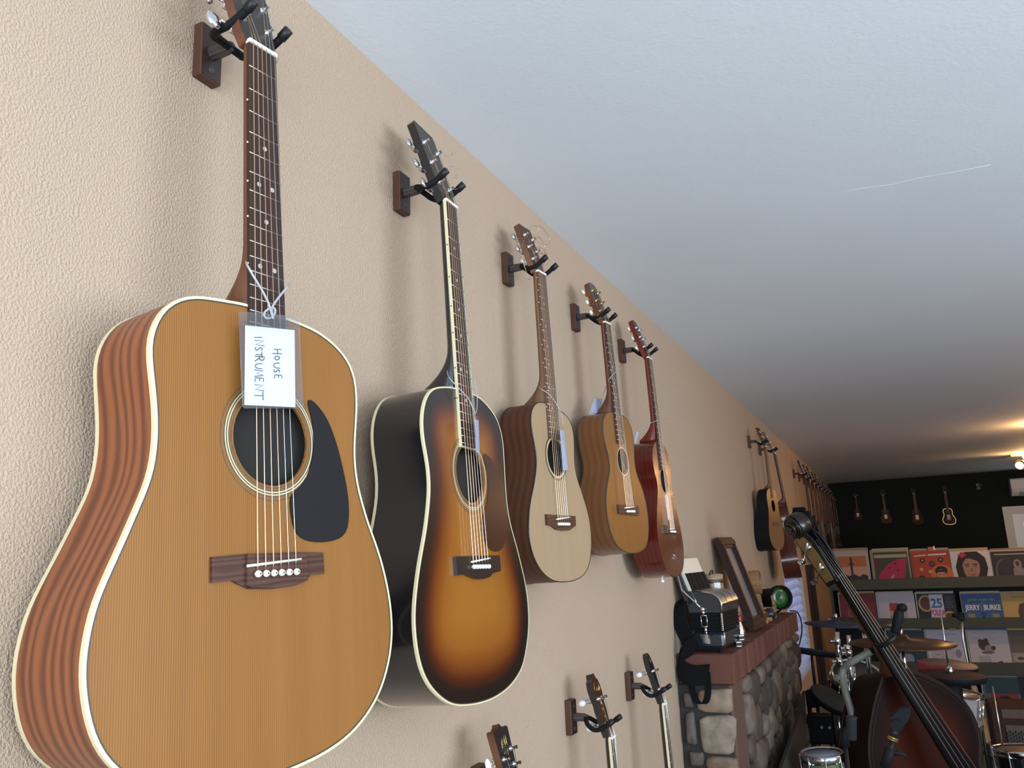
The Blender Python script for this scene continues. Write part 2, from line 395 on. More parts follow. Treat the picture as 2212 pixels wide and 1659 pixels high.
def guitar(name, label, cat, loc, ang, S, group=None):
    s = S.get('s', 1)/1000.0
    root = thing(name, label, cat, loc, (ang[2], ang[1], ang[0]), group)
    def mp(u, v, w=0.0): return Vector((w*s, u*s, -v*s))
    L = S['L']; v0 = S['v0']; un, ub = S['axis']; vb = S['vb']
    uc = lambda v: un+(ub-un)*v/vb
    lo = S.get('low', False)          # low detail for instruments that are only pixels across
    loop = smooth_loop(S['loop'], 60 if lo else 150); nr = nrm2(loop)
    vmin = min(p.y for p in loop); vmax = max(p.y for p in loop)
    D = lambda v: -(S['D'][0]+(S['D'][1]-S['D'][0])*(v-vmin)/(vmax-vmin))
    # --- sides and back
    b = MB(); n = len(loop)
    rows = [0, .33, .66, 1]; vs = []; fs = []
    for p in loop:
        for r in rows: vs.append(mp(p.x, p.y, D(p.y)*r))
    k = len(rows)
    for i in range(n):
        for j in range(k-1): fs.append((i*k+j, i*k+j+1, ((i+1) % n)*k+j+1, ((i+1) % n)*k+j))
    b.add(vs, fs, 0, True)
    b.build('side', S['m_side'], root)
    plate('back', loop[::-1], None, lambda u, v: mp(u, v, D(v)), S['m_back'], root, 0)
    if not lo: plate('soundhole_shade', loop, None, lambda u, v: mp(u, v, -16), M['hole'], root, 0)  # dark sheet close under the top paints in the soundhole shade
    hole = None
    if S.get('hole'): hu, hv, hr = S['hole']; hole = circle(hu, hv, hr, 24 if lo else 56)
    plate('soundboard', loop, hole, lambda u, v: mp(u, v, 0), S['m_top'], root, 0 if lo else 14)
    if S.get('binding'):
        bm, wd, hd = S['binding']; b = MB(); band(b, loop, nr, [(-wd, .0), (-wd, .7), (.4, .7), (.8, .0), (.8, -hd), (0, -hd)], mp); b.build('binding', bm, root)
        if S.get('purf', True): b = MB(); band(b, loop, nr, [(-wd-1.6, .0), (-wd-1.6, .45), (-wd, .45)], mp); b.build('purfling', M['purf'], root)
        b = MB(); n_ = len(loop); vs = []
        for p, q in zip(loop, nr):
            for (a, e) in ((0, hd), (.8, hd), (.8, -.4), (-2.5, -.6)): vs.append(mp(p.x+q.x*a, p.y+q.y*a, D(p.y)+e))
        b.add(vs, [(i*4+j, i*4+j+1, ((i+1) % n_)*4+j+1, ((i+1) % n_)*4+j) for i in range(n_) for j in range(3)]); b.build('back_binding', bm, root)
    if hole:
        b = MB(); nn = len(hole); vs = [mp(p.x, p.y, w) for p in hole for w in (.2, -3.5)]
        b.add(vs, [(2*i, 2*((i+1) % nn), 2*((i+1) % nn)+1, 2*i+1) for i in range(nn)]); b.build('soundhole_edge', S.get('m_holeedge', M['cedar']), root)
    for (r0, r1, m) in S.get('rosette', []):
        b = MB(); ring(b, hu, hv, r0, r1, .35 if m == M['ros_l'] else .25, mp); b.build('rosette_ring', m, root)
    if S.get('guard'):
        b = MB(); g = smooth_loop(S['guard'], 60, 1)
        b.prism([tuple(p) for p in g], lambda u, v: mp(u, v, .2), lambda u, v: mp(u, v, 1.6)); b.build('pickguard', S['m_guard'], root)
    # --- fretboard
    fe = S['fe']; w0, w1 = S['fw']
    hw = lambda v: w0+(w1-w0)*v/fe
    ft = S.get('ft', 4.5)
    b = MB(); c0, c1 = uc(0), uc(fe)
    b.prism([(c0-w0, 0), (c0+w0, 0), (c1+w1, fe), (c1-w1, fe)], lambda u, v: mp(u, v, -.5), lambda u, v: mp(u, v, ft))
    fb = b.build('fretboard', S['m_fb'], root)
    if S.get('fb_bind'):
        for sd in (-1, 1):
            b = MB(); q = 1.6
            b.prism([(c0+sd*(w0-q), 0), (c0+sd*(w0+.6), 0), (c1+sd*(w1+.6), fe), (c1+sd*(w1-q), fe)][::1 if sd > 0 else -1], lambda u, v: mp(u, v, -.6), lambda u, v: mp(u, v, ft+.25)); b.build('fretboard_binding', M['cream'], fb)
        b = MB(); b.prism([(c1-w1, fe-1), (c1+w1, fe-1), (c1+w1, fe+1.5), (c1-w1, fe+1.5)], lambda u, v: mp(u, v, -.6), lambda u, v: mp(u, v, ft+.25)); b.build('fretboard_binding', M['cream'], fb)
    if not lo:
        k = 1
        while fr(L, k) < fe-4:
            v = fr(L, k); b = MB(); h = hw(v)
            b.tube([mp(uc(v)-h, v, ft), mp(uc(v)+h, v, ft)], .0009*S.get('s', 1), 5); b.build('fret', M['steel'], fb); k += 1
        for q in S.get('dots', (3, 5, 7, 9, 12, 15)):
            if fr(L, q) > fe-8: continue
            v = (fr(L, q)+fr(L, q-1))/2; h = hw(v)
            for du in ((-.42*h, .42*h) if q in S.get('dbl', (12,)) else (0,)):
                b = MB(); b.lathe([(3.1*s, 0), (3.1*s, .5*s)], mp(uc(v)+du, v, ft), (1, 0, 0), 12); b.build('fret_dot', M['dot'], fb)
        if S.get('side_dots'):
            for q in S['side_dots']:
                v = (fr(L, q)+fr(L, q-1))/2
                b = MB(); b.ell(mp(uc(v)-hw(v)-.9, v, ft*.5), (1.3*s,)*3, None, 6, 4); b.build('side_dot', S.get('m_sdot', M['black_wood']), fb)
    # --- neck and heel
    b = MB(); vs = []; rings = []; m_ = 9
    hl = S.get('heel', .9); dH = -D(vmin)*hl
    ks = [(-6, 13), (10, 14), (60, 15), (v0*.5, 16), (v0-80, 17.5)]
    hv0 = 78 if not lo else 50
    for i in range(9):
        t = i/8; ks.append((v0-hv0+t*(hv0-9), 18+(dH-18)*(t**2.0)))
    ks.append((v0+1, dH))
    for (v, dp) in ks:
        h = hw(max(v, 0))*(1-.18*max(0, (dp-20)/max(dH, 1)))
        row = []
        for j in range(m_):
            a = PI*j/(m_-1); cu = -math.cos(a); cd = math.sin(a)
            row.append(mp(uc(v)+h*cu*(abs(cu)**-.25 if abs(cu) > .01 else 1), v, -.5-dp*cd**.75))
        rings.append(row)
    for r in rings: vs += r
    fs = []
    for i in range(len(rings)-1):
        for j in range(m_-1): fs.append((i*m_+j, i*m_+j+1, (i+1)*m_+j+1, (i+1)*m_+j))
        fs.append((i*m_+m_-1, i*m_, (i+1)*m_, (i+1)*m_+m_-1))
    fs.append(tuple(range(m_))[::-1]); fs.append(tuple((len(rings)-1)*m_+j for j in range(m_)))
    b.add(vs, fs, 0, True); b.build('neck', S['m_neck'], root)
    # --- headstock, tilted back
    th = math.radians(S.get('tilt', 15)); st, ct = math.sin(th), math.cos(th)
    def hp(u, l, h=0): return mp(un+u, -(l*ct)-h*st, ft*.3-l*st+h*ct)
    b = MB(); b.prism(S['head'], lambda u, l: hp(u, l, -15), lambda u, l: hp(u, l, 0)); hs = b.build('headstock', S['m_head'], root)
    b = MB(); b.prism(S['head'], lambda u, l: hp(u, l, -.2), lambda u, l: hp(u, l, .9)); b.build('head_veneer', S['m_hface'], hs)
    if S.get('slots'):
        for sd in (-1, 1):
            b = MB(); b.prism([(sd*9-4, 35), (sd*9+4, 35), (sd*9+4, 112), (sd*9-4, 112)], lambda u, l: hp(u, l, .8), lambda u, l: hp(u, l, 1.1)); b.build('slot', M['hole'], hs)
    for i, l in enumerate(S.get('tuners', ())):
        for sd in (-1, 1):
            hwid = S['tw'](l) if callable(S['tw']) else S['tw']
            u0 = sd*(hwid-9)
            b = MB()
            b.lathe([(5.5*s, 0), (5.5*s, 1.2*s), (3.4*s, 2*s), (2.9*s, 9*s), (3.3*s, 10*s), (3.3*s, 12*s)], hp(u0, l, 1), hp(0, 0, 1)-hp(0, 0, 0), 10)
            b.box(hp(u0+sd*2, l, -19), (9*s, 12*s, 20*s), Matrix.Rotation(-th, 3, 'Y'), bev=2*s)
            b.tube([hp(u0+sd*3, l, -19), hp(sd*(hwid+11), l, -19)], 2.0*s, 6)
            tn = b.build('tuner', S.get('m_tuner', M['chrome']), root)
            k_ = S.get('btn', 1.0)
            b = MB(); b.ell(hp(sd*(hwid+13*k_), l, -19-5*(k_ > 1)), (4.2*s*k_, 8.5*s*k_, 10*s*k_) if not S.get('round_btn') else (4.5*s, 9*s, 8*s), Matrix.Rotation(-th, 3, 'Y'), 10, 6)
            b.build('tuner_button', S.get('m_btn', M['chrome']), tn)
    b = MB(); b.prism([(un-w0-.5, -4), (un+w0+.5, -4), (un+w0+.5, 1.2), (un-w0-.5, 1.2)], lambda u, v: mp(u, v, -1), lambda u, v: mp(u, v, ft+2.6)); b.build('nut', M['bone'], root)
    # --- bridge with saddle and pins
    br = S['bridge']; b = MB()
    b.prism(br, lambda u, v: mp(u, v, 0), lambda u, v: mp(u, v, S.get('bh', 5)))
    bo = None
    if S.get('bridge_mid'):
        b.prism(S['bridge_mid'], lambda u, v: mp(u, v, 3), lambda u, v: mp(u, v, 8))
    bo = b.build('bridge', S['m_bridge'], root)
    topb = 8 if S.get('bridge_mid') else S.get('bh', 5)
    ss = S.get('ss', 26)
    if not lo:
        b = MB(); (su0, sv0), (su1, sv1) = S['saddle']; b.tube([mp(su0, sv0, topb+1.2), mp(su1, sv1, topb+1.2)], 1.5*s, 6); b.build('saddle', M['bone'], bo)
        for i in range(6):
            u = ub-ss+2*ss*i/5
            b = MB(); b.lathe([(2.2*s, -.5*s), (2.4*s, 1*s), (3.6*s, 2*s), (4.0*s, 4*s), (3.0*s, 6.5*s), (.6*s, 7.4*s)], mp(u, S['vp'], topb), (1, 0, 0), 10); pn = b.build('bridge_pin', M['bone'], bo)
            b = MB(); b.ell(mp(u, S['vp'], topb+7.2), (.6*s, 1.1*s, 1.1*s), None, 6, 4); b.build('pin_dot', M['black_wood'], pn) if S.get('pin_dots') else None
        for i in range(6):
            t = i/5; a = un-(w0-4.5)+2*(w0-4.5)*t; c = ub-ss+2*ss*t
            vsd = S['saddle'][0][1]+(S['saddle'][1][1]-S['saddle'][0][1])*t
            P = []
            if S.get('tuners'):
                sd = -1 if i < 3 else 1; l = S['tuners'][i if i < 3 else 5-i]; hwid = S['tw'](l) if callable(S['tw']) else S['tw']
                P += [hp(sd*(hwid-9), l, 7)]
            P += [mp(a, 0, ft+2.8), mp(c, vsd, topb+2.9), mp(c, S['vp']-1, topb+2)]
            b = MB(); b.tube(P, [.00062*(1.15-.45*t)*S.get('s', 1)]*len(P), 5); b.build('string', M['bronze'] if i < 4 else M['steel'], root)
    if S.get('pin'):
        b = MB(); b.lathe([(3.5*s, 0), (3.5*s, 7*s), (7*s, 9*s), (7.5*s, 13*s), (5*s, 16*s)], mp(S['pin'], vmax-1, D(vmax)*.5), (0, 0, -1), 12); b.build('strap_button', M['white_gloss'], root)
    return root, mp, hp

def trapezoid_head(w0, w1, l1, w2=None, drop=6):
    return [(-w0, 2), (w0, 2), (w0+5, 22), (w1, l1-2), (w1-3, l1), (-w1+3, l1+drop*0), (-w1, l1-2), (-w0-5, 22)]
O1 = [(-28, 351), (-63, 354), (-87, 356), (-105, 359), (-122, 367), (-134, 376), (-144, 390), (-150, 404), (-154, 421), (-153, 438), (-150, 459), (-147, 480), (-145, 502), (-145, 526), (-148, 550), (-153, 568), (-162, 588), (-173, 614), (-184, 638), (-195, 662), (-203, 682), (-207, 702), (-210, 722), (-210, 742), (-207, 762), (-202, 782), (-194, 801), (-180, 820), (-155, 840), (-122, 854), (-80, 864), (-30, 869)] + [(47, 356), (71, 359), (91, 364), (112, 374), (128, 385), (141, 401), (146, 421), (147, 445), (144, 473), (140, 501), (139, 524), (142, 551), (150, 577), (160, 604), (173, 630), (185, 661), (193, 691), (197, 718), (197, 743), (192, 768), (182, 792), (167, 815), (147, 833), (121, 849), (92, 859), (62, 865), (20, 869)][::-1]
O2 = [(-31, 357), (-62, 360), (-92, 366), (-115, 373), (-134, 387), (-146, 405), (-154, 428), (-155, 446), (-153, 466), (-147, 486), (-143, 506), (-142, 530), (-145, 550), (-152, 574), (-160, 598), (-170, 621), (-182, 646), (-193, 674), (-201, 698), (-207, 722), (-208, 746), (-205, 770), (-198, 794), (-184, 816), (-163, 834), (-136, 850), (-107, 861), (-60, 868), (-16, 871)] + [(47, 356), (81, 365), (111, 378), (131, 396), (141, 420), (142, 445), (140, 474), (138, 503), (137, 532), (139, 560), (147, 588), (161, 615), (173, 643), (184, 671), (193, 699), (196, 731), (193, 758), (184, 785), (169, 810), (150, 834), (123, 849), (85, 862), (32, 870)][::-1]
O3 = [(-29, 339), (-53, 339), (-77, 343), (-95, 353), (-108, 366), (-114, 380), (-115, 396), (-113, 414), (-109, 433), (-104, 451), (-101, 469), (-102, 485), (-107, 504), (-116, 526), (-127, 548), (-140, 569), (-151, 593), (-158, 617), (-162, 641), (-161, 664), (-155, 687), (-142, 708), (-121, 729), (-95, 744), (-64, 755), (-25, 760)] + [(41, 347), (70, 354), (91, 365), (103, 381), (108, 401), (107, 425), (102, 450), (99, 474), (102, 497), (111, 520), (126, 543), (140, 570), (152, 593), (160, 620), (162, 647), (159, 674), (149, 703), (132, 729), (104, 747), (69, 757), (24, 761)][::-1]
O4 = [(-31, 279), (-56, 281), (-81, 287), (-100, 299), (-112, 314), (-118, 334), (-118, 357), (-112, 380), (-104, 403), (-97, 422), (-96, 441), (-102, 461), (-116, 481), (-130, 500), (-141, 523), (-148, 549), (-149, 575), (-146, 601), (-140, 627), (-127, 649), (-104, 669), (-71, 683), (-29, 692)] + [(43, 282), (73, 292), (93, 309), (103, 331), (104, 356), (100, 386), (94, 411), (93, 436), (99, 457), (113, 477), (130, 501), (142, 526), (150, 555), (153, 583), (150, 616), (140, 645), (123, 668), (97, 684), (62, 692), (20, 695)][::-1]
O5 = [(-20, 300), (-49, 303), (-76, 314), (-103, 333), (-119, 362), (-123, 390), (-117, 417), (-105, 439), (-101, 461), (-109, 489), (-127, 521), (-147, 557), (-161, 593), (-168, 627), (-167, 658), (-156, 688), (-140, 714), (-112, 740), (-72, 757), (-30, 765)] + [(25, 304), (52, 315), (74, 335), (84, 358), (87, 387), (83, 421), (80, 455), (83, 489), (93, 522), (110, 554), (123, 592), (132, 630), (134, 663), (128, 696), (109, 728), (74, 753), (20, 766)][::-1]
XO = V(.83, 0, 1.45)
def gloc(t, k=1.0): return XO+Vector(t)*k

G1 = dict(s=1.045, L=619, v0=352, axis=(-8, 0), vb=645, loop=O1, D=(96, 128), m_side=M['rosewood'], m_back=M['rosewood'], m_top=M['cedar'], hole=(3.5, 508, 54), rosette=[(56, 57.5, M['ros_d']), (59.5, 61, M['ros_d']), (61, 62.5, M['ros_l']), (62.5, 64, M['ros_d']), (64, 65.5, M['ros_l']), (65.5, 67, M['ros_d']), (70.5, 71.6, M['ros_d'])],
    binding=(M['cream'], 2.6, 5.5), guard=[(58, 452), (74, 458), (92, 476), (108, 510), (119, 548), (124, 578), (122, 606), (114, 619), (97, 625), (73, 627), (50, 624), (36, 615), (30, 597), (29, 572), (46, 561), (58, 543), (67, 515), (66, 480)], m_guard=M['guard'],
    fe=440, fw=(21.5, 28), m_fb=M['fretboard'], side_dots=(3, 5, 7, 9, 12), m_sdot=M['bone'], m_neck=M['neck'], head=trapezoid_head(22, 36, 180), m_head=M['neck'], m_hface=M['head_face'], tuners=(42, 84, 126), tw=lambda l: 27+(l-22)*.057,
    bridge=[(-80, 640), (-40, 638), (36, 638), (76, 639), (77, 664), (56, 664), (47, 671), (32, 675), (0, 677), (-32, 675), (-47, 669), (-54, 665), (-80, 666)], bridge_mid=[(-38, 638.5), (46, 638.5), (47, 670), (32, 674), (0, 676), (-32, 674), (-39, 671)], bh=4, dots=(5, 7, 9, 12), dbl=(7, 12), btn=1.4, m_bridge=M['bridge'], saddle=((-40, 651), (36, 646)), vp=660, ss=27, pin_dots=True, pin=0)
g1, mp1, hp1 = guitar('acoustic_guitar', 'largest acoustic guitar, nearest, with honey cedar top, striped rosewood side and black pickguard', 'guitar', gloc((-.66, .72, .658), 1.045), (-.143, -.038, .011), G1, 'acoustic guitars hanging in a row on the wall')
G2 = dict(s=1.05, L=661, v0=358, axis=(-11, -5), vb=645, loop=O2, D=(93, 113), m_side=M['black'], m_back=M['black'], m_top=M['burst'], hole=(-3, 504, 49), rosette=[(51, 55, M['ros_d']), (57, 58.3, M['ros_l']), (58.3, 60, M['ros_d']), (60, 61.3, M['ros_l']), (61.3, 63, M['ros_d']), (66, 68, M['ros_d'])], m_holeedge=M['cedar_old'],
    binding=(M['cream'], 1.8, 4.5), guard=[(50, 462), (72, 464), (96, 478), (114, 504), (124, 540), (126, 572), (119, 606), (104, 626), (82, 634), (58, 633), (37, 623), (27, 602), (25, 582), (36, 567), (52, 548), (61, 520), (60, 488)], m_guard=M['tort'],
    fe=459, fw=(21.5, 28.5), m_fb=M['fretboard'], fb_bind=True, side_dots=(3, 5, 7, 9, 12, 15), m_neck=M['black'], head=[(-22, 2), (22, 2), (28, 22), (36, 168), (32, 178), (-33, 182), (-37, 176), (-28, 22)], m_head=M['black'], m_hface=M['head_face'], tuners=(42, 86, 132), tw=lambda l: 28+(l-22)*.055,
    bridge=[(-84, 643), (76, 641), (76, 668), (44, 671), (32, 677), (8, 680), (-20, 679), (-42, 674), (-52, 671), (-84, 672)], bh=7, m_bridge=M['black_wood'], saddle=((-36, 652), (34, 646)), vp=660, ss=27)
g2, mp2, hp2 = guitar('acoustic_guitar', 'glossy sunburst acoustic guitar with black sides and cream binding, second from the camera', 'guitar', gloc((-.671, 1.237, .653), 1.05), (.004, -.051, -.011), G2, 'acoustic guitars hanging in a row on the wall')
G3 = dict(L=614, v0=340, axis=(-9, -6), vb=612, loop=O3, D=(80, 99), m_side=M['sapele'], m_back=M['sapele'], m_top=M['spruce'], hole=(0, 468, 45), rosette=[(46, 50, M['ros_l']), (52, 56, M['purf'])], m_holeedge=M['spruce'], binding=(M['black_wood'], 1.2, 2.2), purf=False,
    fe=423, fw=(21.5, 28), m_fb=M['fretboard_lt'], side_dots=(1, 2, 3, 5, 7, 9, 12, 15), m_sdot=M['bone'], m_neck=M['neck_lt'], head=[(-22, 2), (22, 2), (27, 18), (31, 136), (28, 141), (-29, 141), (-32, 136), (-27, 18)], m_head=M['neck_lt'], m_hface=M['bridge'], tuners=(36, 72, 108), tw=30,
    bridge=[(-82, 606), (68, 608), (66, 632), (48, 636), (30, 642), (-6, 643), (-38, 640), (-60, 632), (-82, 630)], bh=6, m_bridge=M['bridge'], saddle=((-38, 617), (34, 611)), vp=628, ss=26, pin=0)
g3, mp3, hp3 = guitar('acoustic_guitar', 'small acoustic guitar with pale spruce top, dark sides and curled string ends', 'guitar', gloc((-.726, 1.806, .71)), (-.095, -.023, .012), G3, 'acoustic guitars hanging in a row on the wall')
def crown(w0, w1, l1): return [(-w0, 2), (w0, 2), (w0+6, 20), (w1, l1-32), (w1-1, l1-16), (w1-10, l1-5), (0, l1), (-w1+10, l1-5), (-w1+1, l1-16), (-w1, l1-32), (-w0-6, 20)]
G4 = dict(L=600, v0=281, axis=(-12, -4), vb=560, loop=O4, D=(79, 94), m_side=M['brown_side'], m_back=M['brown_side'], m_top=M['cedar_old'], hole=(3, 425, 39), rosette=[(40, 43, M['ros_l'])], m_holeedge=M['cedar_old'], binding=(M['purf'], 1.6, 2.2), purf=False,
    fe=373, fw=(21, 27), m_fb=M['fretboard'], dots=(5, 7, 9, 12), side_dots=(3, 5, 7), m_sdot=M['bone'], m_neck=M['neck'], head=crown(21, 31, 146), m_head=M['neck'], m_hface=M['black'], tuners=(40, 76, 112), tw=29, m_tuner=M['brass'], m_btn=M['cream_button'], round_btn=True, slots=True, heel=.85,
    bridge=[(-80, 554), (70, 557), (66, 586), (-80, 580)], bh=7, m_bridge=M['bridge'], saddle=((-42, 564), (38, 560)), vp=574, ss=26, pin=0)
g4, mp4, hp4 = guitar('acoustic_guitar', 'old parlor guitar with warm brown top and white tuner buttons, fourth from the camera', 'guitar', gloc((-.717, 2.308, .704)), (-.108, -.028, .03), G4, 'acoustic guitars hanging in a row on the wall')
G5 = dict(L=620, v0=300, axis=(-22, -18), vb=600, loop=O5, D=(82, 95), m_side=M['red_side'], m_back=M['red_side'], m_top=M['mahog_top'], hole=(-10, 440, 41), rosette=[(42, 45, M['ros_d'])], m_holeedge=M['mahog_top'],
    fe=404, fw=(21, 27), m_fb=M['fretboard'], m_neck=M['neck_red'], head=crown(21, 30, 160), m_head=M['neck_red'], m_hface=M['head_face'], tuners=(44, 84, 122), tw=28, m_btn=M['cream_button'], round_btn=True, heel=.85,
    bridge=[(-92, 594), (58, 596), (56, 624), (-92, 622)], bh=8, m_bridge=M['black_wood'], saddle=((-46, 608), (14, 606)), vp=616, ss=26, pin=-15)
g5, mp5, hp5 = guitar('acoustic_guitar', 'old dark red guitar with glossy mahogany top, beside the accordion end of the row', 'guitar', gloc((-.717, 2.797, .694)), (-.031, -.039, .003), G5, 'acoustic guitars hanging in a row on the wall')
b = MB()
pl = [(-20, 490), (4, 486), (6, 572), (0, 576), (-16, 576)]  # grey strip laid on the top between soundhole and bridge
b.prism(pl, lambda u, v: mp5(u, v, .2), lambda u, v: mp5(u, v, 2)); b.build('pickguard', mat('grey_strip', (.42, .42, .45), .25, .8), g5, label='small grey strip below the soundhole')
b = MB()     # a small nameplate of bent string ends above the third guitar
for k in range(3):
    c = [hp3(34+8*k, 70+18*k, 4)]; 
    for i in range(1, 15):
        a = i/14*2*PI*1.15+k*1.3
        c.append(hp3(34+8*k, 70+18*k, 4)+V(.004*i/14*(1+k), math.sin(a)*.030*(1+.3*k), (1-math.cos(a))*.022*(1 if k != 1 else -1)))
    b.tube(catmull(c, 3), .0006, 5)
c = [hp3(-30, 80, 4)+V(.0, -.03*math.sin(i/10*PI), -.012*i+.02) for i in range(11)]; b.tube(catmull(c, 2), .0006, 5)
b.build('string_end', M['bronze'], g3, label='loose curled string ends at the tuners')
b = MB()
for k in range(4): b.tube(catmull([hp2(24, 40+28*k, 12), hp2(34+5*k, 46+28*k, 18), hp2(44, 60+24*k, 12+5*k)], 4), .0005, 4)
b.build('string_end', M['steel'], g2)

# ------------------------------------------------------------------ wall hangers
def hanger(loc, label, group='wooden wall hangers', oy=0.0, tx=0.0):
    r = thing('guitar_hanger', label, 'hanger', loc, (0, 0, 0), group)
    b = MB(); b.box((.0085, 0, 0), (.017, .040, .085), bev=.0015); bl = b.build('block', M['block'], r)
    b = MB(); b.box((.0172, 0, 0), (.0012, .0365, .0815)); b.build('face_plate', M['block_face'], bl)
    for z in (-.027, .027):
        b = MB(); b.lathe([(.0052, 0), (.0050, .0012), (.0034, .0013), (.0030, .0005)], (.0176, 0, z), (1, 0, 0), 12); b.build('screw', M['arm'], bl)
    b = MB(); n = 20; prof = []
    vs = []; fs = []
    for (x, rr) in ((.017, .0094), (.019, .0100), (.048, .0092), (.051, .0076), (.056, .0066)):
        for k in range(n): q = rr*(1+(.06 if k % 2 else -.06)); vs.append((x, q*math.cos(2*PI*k/n), q*math.sin(2*PI*k/n)))
    for i in range(4):
        for k in range(n): fs.append((i*n+k, i*n+(k+1) % n, (i+1)*n+(k+1) % n, (i+1)*n+k))
    fs.append(tuple(4*n+k for k in range(n))); b.add(vs, fs); b.build('arm', M['arm'], r)
    for sd in (-1, 1):
        P = catmull([(.050, 0, 0), (.056, sd*.016, -.005), (.066, sd*.028+oy*.7, -.014), (.082+tx*.4, sd*.034+oy, -.022), (.100+tx*.7, sd*.034+oy, -.020), (.116+tx, sd*.034+oy, -.011), (.130+tx, sd*.034+oy, -.002)], 4)
        b = MB(); b.tube(P, .0058, 10); y = b.build('yoke_prong', M['black_m'], r)
        b = MB(); b.tube([(.119+tx, sd*.034+oy, -.0092), (.1195+tx, sd*.034+oy, -.009), (.1335+tx, sd*.034+oy, 0.0003), (.134+tx, sd*.034+oy, .0006)], [.0060, .0072, .0072, .006], 10); b.build('end_cap', M['black_p'], y)
    return r
ZH = 1.45+.743
for y, lab in ((.777, 'wooden hanger holding the big cedar guitar with the paper tag'), (1.300, 'wooden hanger holding the sunburst guitar'), (1.808, 'wooden hanger holding the pale spruce guitar'), (2.308, 'wooden hanger holding the brown parlor guitar'), (2.797, 'wooden hanger holding the dark red guitar')):
    hanger((0, y, ZH), lab, oy=-.024 if y < 1 else -.009 if y < 1.5 else 0, tx=.017 if y < 1 else .006 if y < 1.5 else 0)

# ------------------------------------------------------------------ tags hanging from the guitars
def on_guitar(loc, ang, px, py, w):
    """point of the plane w metres above a guitar's top that is seen at a pixel"""
    R_ = Euler((ang[2], ang[1], ang[0])).to_matrix(); n = R_ @ V(1, 0, 0); o = loc+n*w; d = ray(px, py)
    return CAM+d*((o-CAM).dot(n)/d.dot(n))
def rel(mb, loc): mb.v = [tuple(Vector(v)-loc) for v in mb.v]; return mb
def sheet(pts, th, n):
    b = MB(); A = [p+n*th for p in pts]; b.prism(list(range(len(pts))) and [(i, 0) for i in range(len(pts))], lambda i, _: pts[i], lambda i, _: A[i]); return b
A1 = (-.143, -.038, .011); L1 = gloc((-.66, .72, .658), 1.045); N1 = Euler((A1[2], A1[1], A1[0])).to_matrix() @ V(1, 0, 0)
c2 = lambda x, y: (400+x/4.1475, 500+y/4.1475)
TW = .017
def q1(x, y, w=TW): return on_guitar(L1, A1, *c2(x, y), w)
tl = q1(760, 760)
tag1 = thing('name_tag', 'clear vinyl tag with white handwritten HOUSE INSTRUMENT card on the cedar guitar', 'tag', tl, (0, 0, 0), 'clear tags hanging from guitar necks')
ol = [(492, 716), (1006, 764), (1018, 776), (1056, 1570), (1046, 1583), (530, 1583), (516, 1570), (480, 728)]
for w in (TW-.0012, TW+.0008):
    rel(sheet([q1(*p, w) for p in ol], .0003, N1), tl).build('vinyl_sheet', M['clear'], tag1)
b = MB(); b.tube([q1(*p) for p in ol], .0009, 6, closed=True); rel(b, tl).build('welded_edge', M['clear'], tag1)
cd = rel(sheet([q1(*p, TW-.0006) for p in ((537, 840), (978, 885), (985, 1575), (530, 1555))], .0004, N1), tl).build('card', M['card'], tag1)
b = MB()
for (ya, yb_) in ((805, 812), (838, 846)):
    b.tube([q1(490, ya, TW+.001), q1(1016, ya+42, TW+.001)], .0009, 6)
for i in range(34):
    t = i/33; x = 498+t*515; b.tube([q1(x, 860+t*36, TW+.0008), q1(x+2, 884+t*36, TW+.0008)], .0004, 4)
rel(b, tl).build('zip_seal', M['clear'], tag1)
b = MB()
for (x, y, r) in ((608, 766, 22), (893, 790, 22)):
    b.tube([q1(x+r*math.cos(a*PI/8), y+r*math.sin(a*PI/8), TW+.001) for a in range(16)], .0007, 5, closed=True)
b.tube([q1(*p, TW+.001) for p in ((700, 762), (800, 768), (815, 782), (805, 798), (700, 795), (688, 780))], .0006, 5, closed=True)
rel(b, tl).build('punched_hole', M['clear'], tag1)
LET = {'I': [[(.5, 0), (.5, 1)]], 'N': [[(0, 0), (.1, 1), (.75, .05), (1, 1.1)]], 'S': [[(.95, .85), (.6, 1), (.2, .85), (.2, .6), (.7, .42), (.85, .2), (.5, 0), (.0, .1)]], 'T': [[(.5, 0), (.5, .95)], [(-.1, .95), (1.2, 1.0)]],
       'R': [[(0, 0), (.1, 1), (.6, 1), (.85, .8), (.6, .55), (.1, .5)], [(.35, .5), (1, 0)]], 'U': [[(0, 1), (.0, .3), (.3, 0), (.75, .1), (.95, .5), (1, 1)]], 'M': [[(0, 0), (.15, 1), (.5, .25), (.85, 1), (1, 0)]],
       'E': [[(.9, 1), (.1, .98), (.0, .05), (.9, 0)], [(.05, .52), (.7, .55)]], 'H': [[(.05, 0), (.1, .95)], [(.85, -.2), (.95, 1.05)], [(.05, .45), (1.0, .5)]], 'O': [[(.5, 0), (.05, .3), (.1, .8), (.55, 1), (.95, .7), (.9, .25), (.5, 0)]]}
b = MB()
def write(ch, y0, y1, x0, x1, slant=0):
    for st in LET[ch]:
        P = [q1(x0+(x1-x0)*h, y0+(y1-y0)*a+slant*h, TW+.0012) for a, h in st]
        b.tube(catmull(P, 3) if ch in 'SUOR' else P, .00042, 5)
